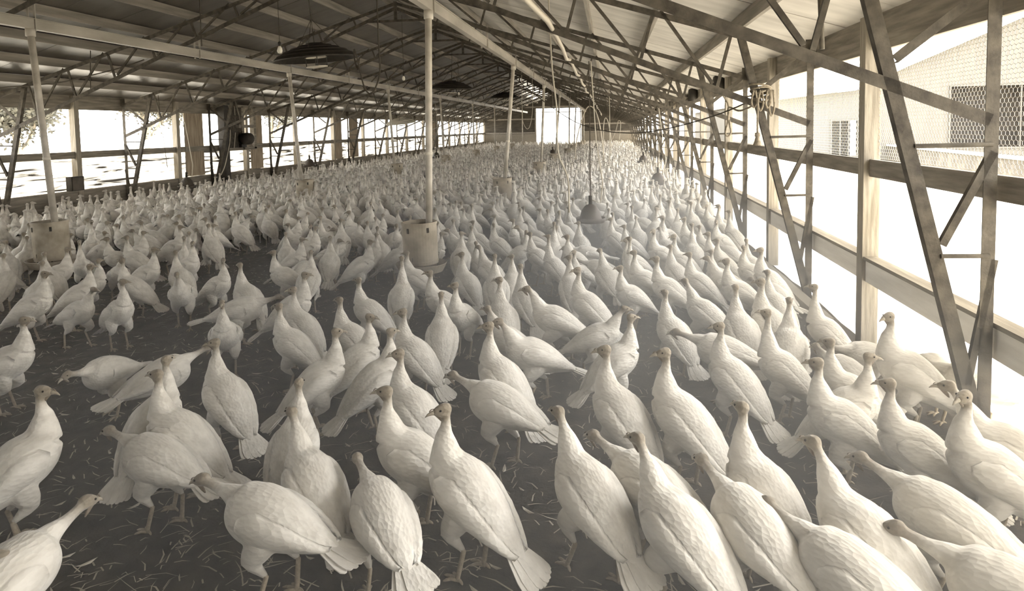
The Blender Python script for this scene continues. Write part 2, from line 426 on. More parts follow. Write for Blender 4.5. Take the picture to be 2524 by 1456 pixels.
NAMES = ['nearest', 'second', 'third', 'fourth', 'fifth', 'sixth', 'seventh', 'farthest']
RB = [-2.22, -2.40, -2.28, -2.38, -2.2, -2.3, -2.15, -2.2]
LB = [-7.42, -7.38, -7.42, -7.46, -7.5, -7.55, -7.5, -7.58]
for k in range(8):
    y = 7.89 + 7.2 * k
    feeder(-2.14, y, RB[k], y + .05, -.12 if k == 0 else -.05, 'dusty metal drum feeder, %s on the drop tubes of the right feed line' % NAMES[k])
    feeder(-7.56, y, LB[k], y + .05, -.10 if k == 0 else .08, 'dusty metal drum feeder, %s on the drop tubes of the left feed line' % NAMES[k])

# ------------------------------------------------------------------ bell drinkers on cords
def drinker(x, y, z, label, top=None):
    t = tag(empty('bell_drinker', (x, y, z)), label, 'drinker', 'bell drinkers')
    MB().lathe([(0, .27), (.03, .265), (.09, .235), (.145, .16), (.175, .05), (.185, .02), (.215, .0), (.235, .045), (.24, .045), (.222, -.03), (.17, -.04), (.16, .04), (.13, .15), (.08, .22), (0, .25)], 32, closed=False).obj('bell', 'bell', t, True)
    MB().tube([(0, 0, .26), (0, 0, .40)], .03, 12, (1, 0, 0)).obj('valve', 'dark', t, True)
    zt = (top or 2.07 + .40 * (HALF - abs(x - XC))) - z
    MB().tube([(0, 0, .39), (.004, 0, zt * .5), (0, 0, zt)], .008, 6, (1, 0, 0)).obj('cord', 'cable', t)
    MB().tube([(.03, 0, .33), (.16, 0, .28), (.2, .0, .6), (.1, 0, 1.3), (.03, 0, zt)], .01, 6).obj('water_hose', 'hose', t)
for x, y, z, l in ((-.31, 10.75, .55, 'nearest dark bell drinker, hanging on a cord among the centre birds'),
                   (1.2, 17.0, .62, 'dark bell drinker with a square valve near the right wall'),
                   (1.31, 26.4, .66, 'dark bell drinker farther along near the right wall'),
                   (-.82, 42, .66, 'dark bell drinker under the hanging hose loops'),
                   (-2.96, 35, .66, 'dark bell drinker in front of the bright far door'),
                   (-8.74, 33, .66, 'dark bell drinker in the far flock left of the nearest right drop tube'),
                   (-11.2, 16.3, .66, 'dark bell drinker low by the left wall in front of the plywood panel'),
                   (-11.25, 23.8, .80, 'dark bell drinker by the left wall right of the control cabinet')):
    drinker(x, y, z, l)

# ------------------------------------------------------------------ brooder hoods
def hood(x, y, z, r, mtl, label, tilt=(0, 0)):
    t = tag(empty('brooder_hood', (x, y, z)), label, 'heater', 'brooder hoods'); t.rotation_euler = (tilt[0], tilt[1], 0)
    k = r / .8
    prof = [(0, .30), (.16, .295), (.165, .27)]
    for a, c in ((.30, .245), (.44, .20), (.58, .14), (.70, .07)): prof += [(a, c), (a + .012, c + .008), (a + .024, c - .012)]
    prof += [(.80, 0), (.80, -.02), (.785, -.02), (.68, .045), (.42, .165), (.16, .245), (0, .25)]
    MB().lathe([(a * k, c * k) for a, c in prof], 48, closed=False).obj('canopy', mtl, t, False)
    MB().lathe([(.05 * k, .12 * k), (.20 * k, .02 * k), (.21 * k, .02 * k), (.06 * k, .14 * k)], 28).obj('burner_cone', 'white', t)
    MB().lathe([(.10 * k, -.17 * k), (.20 * k, -.16 * k), (.20 * k, -.145 * k), (.10 * k, -.14 * k)], 28).obj('burner_ring', 'white', t)
    for i in range(4):
        a = i * pi / 2 + .5
        MB().tube([(.2 * k * cos(a), .2 * k * sin(a), .22 * k), (.19 * k * cos(a), .19 * k * sin(a), -.15 * k)], .01, 6, (1, 0, 0)).obj('burner_rod', 'dark', t)
    zt = deck_z(x) - z - .02
    MB().tube([(0, 0, .28 * k), (0, 0, zt)], .007, 6, (1, 0, 0)).obj('chain', 'cable', t)
    for a in (.7, 2.8, 4.9): MB().tube([(.5 * k * cos(a), .5 * k * sin(a), .18 * k), (0, 0, .75)], .006, 5, (1, 0, 0)).obj('hanging_wire', 'cable', t)
    return t
hood(-5.55, 12.2, 3.46, .80, 'dark', 'large black conical brooder hood hanging nearest, left of the ridge', (radians(3), radians(-4)))
hood(-5.75, 24.2, 3.58, .80, 'dark', 'black brooder hood hanging behind the nearest right drop tube', (radians(2), radians(2)))
hood(-5.6, 35.8, 3.75, .80, 'dark', 'far black brooder hood under the ridge above the end wall', (radians(2), 0))
hood(-9.6, 30, 2.43, .70, 'white', 'pale brooder hood hanging low by the left windows', (radians(8), radians(-3)))
def bulb(x, y, z, label):
    t = tag(empty('light_bulb', (x, y, z)), label, 'lamp', 'bare bulbs')
    MB().lathe([(0, -.075), (.03, -.065), (.042, -.03), (.035, .01), (.02, .045), (0, .05)], 16, closed=False).obj('glass_bulb', 'bulb', t, True)
    MB().lathe([(.0, .04), (.024, .045), (.026, .10), (.01, .12), (0, .12)], 14, closed=False).obj('socket', 'dark', t, True)
    MB().tube([(0, 0, .12), (0, 0, deck_z(x) - z - .02)], .005, 5, (1, 0, 0)).obj('cord', 'cable', t)
bulb(-5.15, 10, 3.38, 'bare white bulb hanging just left of the large black brooder hood')
bulb(-5.33, 17, 3.44, 'bare white bulb hanging left of the nearest right drop tube')
bulb(-5.9, 26, 3.5, 'bare white bulb below the hood behind the nearest right drop tube')
bulb(-5.2, 40, 3.7, 'small bare bulb hanging before the dark end wall')

# ------------------------------------------------------------------ ropes, hoses, pipes
def line(name, pts, r, mtl, label, cat, n=40, sides=6, group=None):
    q = catmull(pts, n)
    return tag(MB().tube(q, r, sides, (0, .3, 1) if abs(pts[0][2] - pts[-1][2]) < 1 else (0, 1, 0)).obj(name, mtl, None, True), label, cat, group)
line('cable', [(1.72, 7.89, 2.37), (1.36, 9, 2.17), (.9, 11, 2.0), (.36, 12.5, 1.93), (-.26, 14, 2.01), (-.91, 15, 2.27), (-1.94, 16, 3.01), (-3.09, 17, 4.01), (-3.61, 17.5, 4.62)], .010, 'cable', 'dark rope sagging across the barn from the knotted truss leg', 'rope', 80)
line('hose', [(-3.53, 10, 4.80), (-3.52, 10, 3.51), (-3.51, 10, 3.01), (-3.56, 10, 2.8), (-3.66, 10, 2.64), (-3.76, 10, 2.71), (-3.83, 10, 2.96), (-3.88, 10, 3.21), (-3.92, 10, 3.33), (-3.93, 10.02, 3.25), (-3.91, 10.03, 3.09), (-3.88, 10.03, 3.03), (-3.85, 10.03, 3.2)], .012, 'cable', 'thin hose hanging in a loop just right of the large black brooder hood', 'hose', 70)
line('hose', [(-1.21, 24, .9), (-1.2, 24, 1.36), (-1.03, 24, 2.11), (-.83, 24, 2.66), (-.66, 24, 2.8), (-.47, 24, 2.61), (-.33, 24, 2.1), (-.25, 24, 1.49), (-.2, 24, .9)], .022, 'hose', 'largest pale hose arching over the far flock right of the bright door', 'hose', 60)
line('hose', [(-.21, 24.4, 1.0), (-.21, 24.4, 1.66), (-.19, 24.4, 2.17), (-.12, 24.4, 2.38), (-.02, 24.4, 2.16), (.06, 24.4, 1.58), (.06, 24.4, 1.0)], .018, 'hose', 'narrow pale hose loop right of the largest arching hose', 'hose', 50)
line('hose', [(.11, 30, 1.47), (.3, 30, 1.91), (.41, 30, 2.31), (.51, 30, 2.18), (.43, 30, 1.46)], .018, 'hose', 'pale hose bow against the dark right half of the end wall', 'hose', 40)
line('hose', [(-3.41, 30, 4.70), (-3.41, 30, 3.04), (-3.5, 30, 2.35), (-3.61, 30, 2.06), (-3.74, 30, 2.08), (-3.88, 30, 2.43), (-3.89, 30, 3.06), (-3.89, 30, 4.80)], .015, 'hose', 'pale hose hanging in a U left of the bright far door', 'hose', 50)
line('rope', [(-.79, 9, 3.95), (-.76, 9, 3.0), (-.73, 9, 2.62), (-.70, 9, 2.34), (-.70, 9, 2.13), (-.68, 9, 1.69), (-.56, 9, 1.36), (-.55, 9, .9)], .012, 'hose', 'pale cord hanging from the trusses in front of the bright far door', 'rope', 40)
line('rope', [(.0, 20, 3.70), (.02, 20, 2.4), (.0, 20, 1.0)], .011, 'hose', 'straight pale cord hanging right of the hose arches', 'rope', 20)
line('rope', [(-6.15, 9.5, 4.83), (-6.16, 9.5, 3.73), (-6.16, 9.5, 3.40)], .008, 'cable', 'short dark chain hanging from the roof far above the left drum feeder', 'chain', 12)
line('rope', [(-9.84, 11.6, 3.70), (-9.87, 11.6, 3.3), (-9.89, 11.6, 2.9)], .008, 'cable', 'short dark chain hanging beside the left drop tube', 'chain', 12)
line('rope', [(-11.68, 16, 3.1), (-11.66, 16, 2.7), (-11.6, 16.1, 1.2)], .007, 'cable', 'dark cord hanging along the left wall before the plywood panel', 'rope', 16)
line('cable', [(-11.75, 11.4, 3.02), (-11.5, 11.4, 3.04), (-10.94, 11.4, 3.06), (-10.32, 11.4, 3.10), (-9.63, 11.4, 3.22), (-9.03, 11.4, 3.34), (-8.6, 11.44, 3.47)], .012, 'cable', 'dark cable slung under the left roof near the left drop tube', 'cable', 30)
for x, y, z, l in ((-.66, 24, 2.79, 'thin cord holding up the largest arching hose'), (-.12, 24.4, 2.37, 'thin cord holding up the narrow hose loop'), (.42, 30, 2.30, 'thin cord holding up the hose bow before the end wall')):
    tag(MB().tube([(x, y, z), (x, y, deck_z(x) - .01)], .006, 5, (1, 0, 0)).obj('rope', 'cable'), l, 'rope')
# white water pipe sagging from truss to truss
pts = []
rr = random.Random(3)
for k in range(-1, 17):
    y = Y0 + STEP * (k - 1)
    pts += [(-.65, y, 3.21), (-.65 + rr.uniform(-.05, .05), y + 1.2, 3.13 + rr.uniform(-.03, .03)), (-.65 + rr.uniform(-.05, .05), y + 2.4, 3.12 + rr.uniform(-.03, .03))]
wp = tag(empty('water_pipe', (0, 0, 0)), 'pale crooked water pipe tied under the right-hand trusses', 'pipe')
MB().tube(pts, .028, 8, (1, 0, 0)).obj('pipe_run', 'hose', wp, True)
for i in range(0, len(pts), 3):
    x, y, z = pts[i]
    MB().lathe([(.036, -.03), (.042, -.02), (.042, .02), (.036, .03), (.028, .03), (.028, -.03)], 10).obj('coupling', 'hose', wp).matrix_local = Matrix.Translation((x, y + .15, z - .012)) @ Matrix.Rotation(pi / 2, 4, 'X')
# rope knot on the second right leg
kx, ky, kz = 1.70, 7.91, 2.40
kn = tag(empty('rope_knot', (kx, ky, kz)), 'hemp rope wound in a thick knot round the slanted leg of the second truss', 'rope')
for i in range(5):
    a = [( (.075 + .01 * i) * cos(t) , (.075 + .008 * i) * sin(t), -.07 + .035 * i + .03 * sin(t + i)) for t in np.linspace(0, 2 * pi, 25)]
    MB().tube(a, .012, 7, (0, 0, 1)).obj('coil', 'rope', kn, True)
for dx, l in ((-.09, .16), (-.02, .2), (.06, .17), (.10, .26)):
    a = catmull([(dx, -.09, .03), (dx - .025, -.10, -l * .6), (dx, -.10, -l), (dx + .03, -.10, -l * .6), (dx + .02, -.09, .03)], 24)
    MB().tube(a, .011, 7, (0, 1, 0)).obj('loop', 'rope', kn, True)
def tasselrope():
    t = tag(empty('rope_end', (1.645, 7.78, 1.87)), 'frayed rope end hanging below the rope knot', 'rope')
    MB().tube([(0, 0, .06), (0, 0, .2), (.0, 0, .47)], .010, 7, (1, 0, 0)).obj('strand', 'rope', t, True)
    MB().lathe([(0, .09), (.028, .08), (.03, .05), (.022, .035), (.03, .0), (.048, -.05), (.05, -.06), (0, -.06)], 14, closed=False).obj('tuft', 'rope', t, True)
tasselrope()
line('rope', [(1.40, 9.05, 2.58), (1.49, 9.02, 2.4), (1.54, 9, 2.29), (1.53, 9, 2.09), (1.50, 9, 1.95), (1.53, 9, 1.90), (1.57, 9, 1.95), (1.55, 9, 2.09), (1.545, 9.03, 2.27), (1.6, 8.6, 2.22), (1.66, 8.2, 2.26), (1.70, 7.95, 2.34)], .012, 'rope', 'hemp rope hanging in a long noose-shaped loop left of the rope knot', 'rope', 90)
line('rope', [(1.42, 9.0, 2.50), (1.58, 8.4, 2.38), (1.70, 7.95, 2.40)], .010, 'rope', 'short taut rope above the hanging loop, running to the rope knot', 'rope', 16)
tag(MB().tube([(1.62, 5.5, 3.05), (1.64, 5.5, 2.62)], .02, 8, (1, 0, 0)).add([], []).obj('hanging_rod', 'steel', None, True), 'short steel rod hanging from the roof between the two nearest trusses', 'rod')

# ------------------------------------------------------------------ things on the left wall
def wall_panel(y0, y1, mtl, label, z0=.84, z1=2.7, x=XL - .15, kind='board panel'):
    return tag(MB().box(x - .012, x, y0, y1, z0, z1).obj('board_panel', mtl), label, kind, 'boards closing the wall openings')
wall_panel(17.75, 18.65, 'ply', 'brown plywood panel closing the left wall beside the control cabinet', x=XL - .16)
wall_panel(28.0, 29.2, 'ply', 'first of two plywood panels in the left wall past the control cabinet')
wall_panel(30.1, 31.2, 'ply', 'second of two plywood panels in the left wall past the control cabinet')
wall_panel(21.3, 22.1, 'ply', 'narrow plywood strip right of the control cabinet')
wall_panel(44.5, 46.0, 'ply', 'distant plywood panel in the left wall near the end')
cab = tag(empty('control_cabinet', (XL + .03, 19.25, 1.55)), 'dark control cabinet with fan motor on the left wall', 'cabinet')
MB().box(-.02, .02, 0, 1.05, 0, 1.38).obj('back_board', 'darkwood', cab)
MB().box(.0, .22, -.12, .12, -1.5, 1.4).obj('upright_post', 'dark', cab)
MB().box(-.03, .12, 1.05, 1.18, 0, 1.4).obj('frame_post', 'board', cab); MB().box(-.03, .12, 1.78, 1.92, 0, 1.4).obj('frame_post', 'board', cab)
MB().box(-.03, .12, .0, 1.92, -.03, .06).obj('shelf', 'board', cab); MB().box(.02, .10, .9, 1.9, .70, .80).obj('cross_board', 'purlin', cab)
MB().box(-.03, .12, .8, 1.92, 1.36, 1.44).obj('head_board', 'board', cab)
mo = MB().lathe([(0, -.24), (.10, -.23), (.19, -.17), (.2, .12), (.15, .2), (.05, .22), (.05, .3), (0, .3)], 24, closed=False).obj('fan_motor', 'dark', cab, True); mo.location = (.24, 1.1, .34); mo.rotation_euler = (-pi / 2, 0, 0)
MB().box(.05, .14, .95, 1.25, .06, .18).obj('motor_bracket', 'dark', cab)
sb = MB().box(.02, .16, .25, .62, .55, 1.1).obj('switch_box', 'dark', cab); MB().box(.155, .17, .28, .59, .58, 1.07).obj('switch_box_door', 'darkwood', sb)
MB().tube(catmull([(.06, .45, 1.4), (.08, .4, 1.0), (.2, .2, .4), (.25, -.2, -.4), (.2, -.4, -.75)], 24), .015, 6, (1, 0, 0)).obj('wiring', 'hose', cab, True)
MB().tube(catmull([(.06, .75, 1.4), (.1, .7, .7), (.1, .55, .0)], 16), .013, 6, (1, 0, 0)).obj('wiring', 'hose', cab, True)
nb = tag(empty('meter_box', (XL - .001, 13.48, .84)), 'small dark box on the foot of a left wall post', 'box')
MB().box(.0, .14, -.25, .11, 0, .32).obj('case', 'dark', nb); MB().box(.14, .155, -.23, .09, .02, .30).obj('lid', 'bell', nb)
for y_, z_, l_ in ((18.6, 2.70, 'black round-topped fan housing hanging on the right wall header, farther one'), (14.3, 2.72, 'black fan housing on the right wall header behind the hanging rope loop')):
    fh = tag(empty('fan_housing', (XR - .015, y_, z_)), l_, 'fan', 'fan housings on the right wall')
    MB().lathe([(.10, 0), (.125, .01), (.13, .26), (.115, .32), (.06, .345), (0, .35), (0, .33), (.05, .325), (.10, .30), (.115, .25), (.112, .02), (.10, .01)], 24, closed=False).obj('shell', 'dark', fh, True)
    for a_ in range(4): MB().box(-.105, .105, -.008, .008, .02, .035).obj('guard_bar', 'steel', fh).rotation_euler = (0, 0, a_ * pi / 4)
# metal trough at the foot of the right wall
ft = tag(empty('feed_trough', (1.95, 6.3, .0)), 'pale sheet-metal feed trough standing along the right wall', 'trough')
m = MB(); m.sweep([(0, 0, .22), (0, 2.6, .22)], [(-.075, .08), (-.05, -.05), (.05, -.05), (.075, .08), (.083, .08), (.056, -.058), (-.056, -.058), (-.083, .08)][::-1], (1, 0, 0)); m.obj('channel', 'trough', ft)
for y in (.3, 2.3):
    MB().box(-.09, .09, y - .02, y + .02, 0, .17).obj('stand', 'board', ft)

# ------------------------------------------------------------------ litter details
m = MB(); rs = random.Random(21)
for i in range(9000):
    y = 2.3 + 11 * rs.random() ** 1.6; x = -8.5 + 10.6 * rs.random()
    a = rs.uniform(0, pi); l = rs.uniform(.015, .06) * (1 if rs.random() < .85 else 2); wd = rs.uniform(.0015, .0042); z = .012 + rs.random() * .02
    dx, dy = cos(a), sin(a); e = rs.uniform(-.012, .012)
    cvx = rs.uniform(-.012, .012)
    p = [(x - dx * l - dy * wd, y - dy * l + dx * wd, z), (x - dx * l + dy * wd, y - dy * l - dx * wd, z), (x + dy * (wd + cvx), y - dx * (wd + cvx), z + .006), (x + dx * l, y + dy * l, z + e), (x - dy * (wd - cvx), y + dx * (wd - cvx), z + .006)]
    m.add(p, [(0, 1, 2, 4), (4, 2, 3)])
tag(stuff(m.obj('straw_litter', 'straw')), 'scattered pale straw and wood shavings on the dark floor', 'straw')
m = MB()
for i in range(420):
    y = 2.4 + 8 * rs.random() ** 1.4; x = -7 + 8.8 * rs.random(); a = rs.uniform(0, 2 * pi); l = rs.uniform(.02, .05); wd = l * .22
    dx, dy = cos(a), sin(a); z = .03
    q = [(-1, 0), (-.5, .8), (.3, 1), (1, 0), (.3, -1), (-.5, -.8)]
    m.add([(x + dx * l * u - dy * wd * v, y + dy * l * u + dx * wd * v, z + .012 * (u * u)) for u, v in q], [(0, 1, 2, 3, 4, 5)])
tag(stuff(m.obj('shed_feathers', 'white')), 'small white feathers shed over the dark litter', 'feathers')

# ------------------------------------------------------------------ outside, right: neighbouring sheds and block wall
sh = tag(empty('poultry_shed', (0, 26, 0)), 'pale neighbouring shed with dark netted windows beyond the right wall', 'shed')
prof = [(6.2, -.1), (24, -.1), (24, 5.0), (17.5, 6.9), (10.5, 3.95), (8.98, 3.22), (6.2, 2.93)]
m = MB(); nn = len(prof)
wins = [(8.12, 9.0, .82, 2.12), (12.14, 15.6, 1.08, 3.26)]
# gable wall built as strips round the openings
def zroof(x):
    P = [(6.2, 2.93), (8.98, 3.22), (10.5, 3.95), (17.5, 6.9), (24, 5.0)]
    for (a, b_), (c, d) in zip(P[:-1], P[1:]):
        if a <= x <= c: return b_ + (d - b_) * (x - a) / (c - a)
xs = [6.2, 8.12, 8.98, 9.0, 10.5, 12.14, 15.6, 17.5, 24]
for a, c in zip(xs[:-1], xs[1:]):
    wn = [w_ for w_ in wins if a >= w_[0] - 1e-6 and c <= w_[1] + 1e-6]
    segs = [(-.1, None)] if not wn else [(-.1, wn[0][2]), (wn[0][3], None)]
    for z0, z1 in segs:
        za, zc = (zroof(a), zroof(c)) if z1 is None else (z1, z1)
        m.add([(a, 0, z0), (c, 0, z0), (c, 0, zc), (a, 0, za), (a, .1, z0), (c, .1, z0), (c, .1, zc), (a, .1, za)], [(0, 1, 2, 3), (7, 6, 5, 4), (0, 4, 5, 1), (1, 5, 6, 2), (2, 6, 7, 3), (3, 7, 4, 0)])
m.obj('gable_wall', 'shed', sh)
m = MB(); P = [(5.9, 2.90), (8.98, 3.24), (10.5, 3.98), (17.5, 6.95), (24.3, 4.95)]
for (a, z0), (c, z1) in zip(P[:-1], P[1:]):
    vs = [(a, -.35, z0), (c, -.35, z1), (c, 24, z1), (a, 24, z0)]; vs += [(x, y, z + .16) for x, y, z in vs]
    m.add(vs, [(3, 2, 1, 0), (4, 5, 6, 7), (0, 1, 5, 4), (1, 2, 6, 5), (2, 3, 7, 6), (3, 0, 4, 7)])
m.obj('roof', 'shedroof', sh)
for (a, c, z0, z1) in wins:
    MB().box(a - .3, c + .3, 1.6, 1.65, z0 - .8, z1 + .3).obj('dark_interior', 'dark', sh)
    f = MB().box(a - .05, a, -.04, .02, z0 - .05, z1 + .05).box(c, c + .05, -.04, .02, z0 - .05, z1 + .05).box(a, c, -.04, .02, z1, z1 + .05).box(a, c, -.04, .02, z0 - .05, z0).obj('window_frame', 'shed', sh)
    for k in range(1, 3): 
        x = a + (c - a) * k / 3
        MB().box(x - .02, x + .02, -.02, .02, z0, z1).obj('mullion', 'shed', f)
MB().box(6.2, 6.3, .1, 24, -.1, 2.93).obj('side_wall', 'shed', sh)
bw = tag(empty('block_wall', (0, 0, 0)), 'low wall of pale concrete blocks outside the right wall', 'wall')
bm_ = MB().box(-.1, .1, .01, 2.72, -.60, .0)
bm2 = bm_.mesh('block', 'block')
A = Vector((8.55, 14.2, 1.24)); B = Vector((10.5, 28.5, 1.22)); d = (B - A); L = d.length; d.normalize()
for row in range(2):
    for k in range(5):
        o = put('block', bm2, bw, A + d * (2.75 * k + (1.3 if row else 0)) + Vector((0, 0, -.63 * row))); o.rotation_euler = (0, 0, math.atan2(d.y, d.x) - pi / 2 + rs.uniform(-.01, .01))
m = MB(); m.sweep([A - d * .2, A + d * 14.2], [(-.16, 0), (.16, 0), (.16, .05), (-.16, .05)], (1, 0, 0)); m.obj('coping', 'shedroof', bw)
# trees outside left
def tree(x, y, h, label, seed):
    rn = random.Random(seed); t = tag(empty('tree', (x, y, -.1)), label, 'tree', 'trees beyond the left wall')
    m = MB(); tips = []
    def branch(p, d, l, r, lev):
        q = p + d * l; m.tube([p, (p + q) / 2 + Vector((rn.uniform(-.05, .05) * l,) * 3), q], r, 6, (1, .3, .1))
        tips.append(q)
        if lev:
            for _ in range(4):
                nd = (d + Vector((rn.uniform(-.8, .8), rn.uniform(-.8, .8), rn.uniform(-.2, .7)))).normalized(); branch(p + d * l * rn.uniform(.5, 1), nd, l * .62, r * .55, lev - 1)
    branch(Vector((0, 0, 0)), Vector((0, 0, 1)), h * .38, h * .022, 3)
    m.obj('trunk', 'bark', t)
    m = MB()
    for _ in range(8000):
        p = rn.choice(tips) + Vector((rn.gauss(0, .3), rn.gauss(0, .3), rn.gauss(0, .3))) * (h / 7); a = Vector((rn.gauss(0, 1), rn.gauss(0, 1), rn.gauss(0, 1))).normalized(); b_ = a.orthogonal().normalized(); s = .10
        m.add([p - a * s, p + b_ * s * .5, p + a * s, p - b_ * s * .5], [(0, 1, 2, 3)])
    stuff(m.obj('foliage', 'leaf', t))
for i, (x, y, h, l) in enumerate(((-23, 23, 6.0, 'pale leafy tree outside left, seen over the rail left of the plywood panel'), (-27, 36, 7.0, 'pale leafy tree outside left, seen beside the control cabinet'), (-22, 16.5, 5.6, 'pale leafy tree outside at the left edge'), (-30, 56, 7.5, 'distant pale leafy tree outside the left wall'))):
    tree(x, y, h, l, i)

# ------------------------------------------------------------------ dust the birds kick up, thickest low along the sunny right side
dm = bpy.data.materials.new('hanging_dust'); dm.use_nodes = True
nt = dm.node_tree; nt.nodes.remove(nt.nodes['Principled BSDF']); out = nt.nodes['Material Output']
sv = nt.nodes.new('ShaderNodeVolumeScatter'); sv.inputs['Color'].default_value = (1.0, .96, .885, 1); sv.inputs['Anisotropy'].default_value = .45
tc = nt.nodes.new('ShaderNodeTexCoord'); sx = nt.nodes.new('ShaderNodeSeparateXYZ'); nt.links.new(tc.outputs['Object'], sx.inputs[0])
def ramp(sock, a, b_, c, d):
    m = nt.nodes.new('ShaderNodeMapRange'); m.interpolation_type = 'SMOOTHSTEP'
    for i, v in zip(('From Min', 'From Max', 'To Min', 'To Max'), (a, b_, c, d)): m.inputs[i].default_value = v
    nt.links.new(sock, m.inputs['Value']); return m.outputs[0]
def mul(a, b_):
    m = nt.nodes.new('ShaderNodeMath'); m.operation = 'MULTIPLY'; nt.links.new(a, m.inputs[0]); nt.links.new(b_, m.inputs[1]); return m.outputs[0]
dens = mul(mul(ramp(sx.outputs[0], -5.5, 0.6, .03, 1), ramp(sx.outputs[2], .25, 1.4, 1, 0)), ramp(sx.outputs[1], 8, 24, 1, .12))
k = nt.nodes.new('ShaderNodeMath'); k.operation = 'MULTIPLY'; k.inputs[1].default_value = .30; nt.links.new(dens, k.inputs[0])
nt.links.new(k.outputs[0], sv.inputs['Density']); nt.links.new(sv.outputs[0], out.inputs['Volume'])
M['dust'] = dm
hz = MB().box(XL + .1, XR - .02, 1.5, 40, .06, 1.9).obj('dust_haze', 'dust')
tag(stuff(hz), 'pale dust hanging low over the birds along the right wall', 'dust')

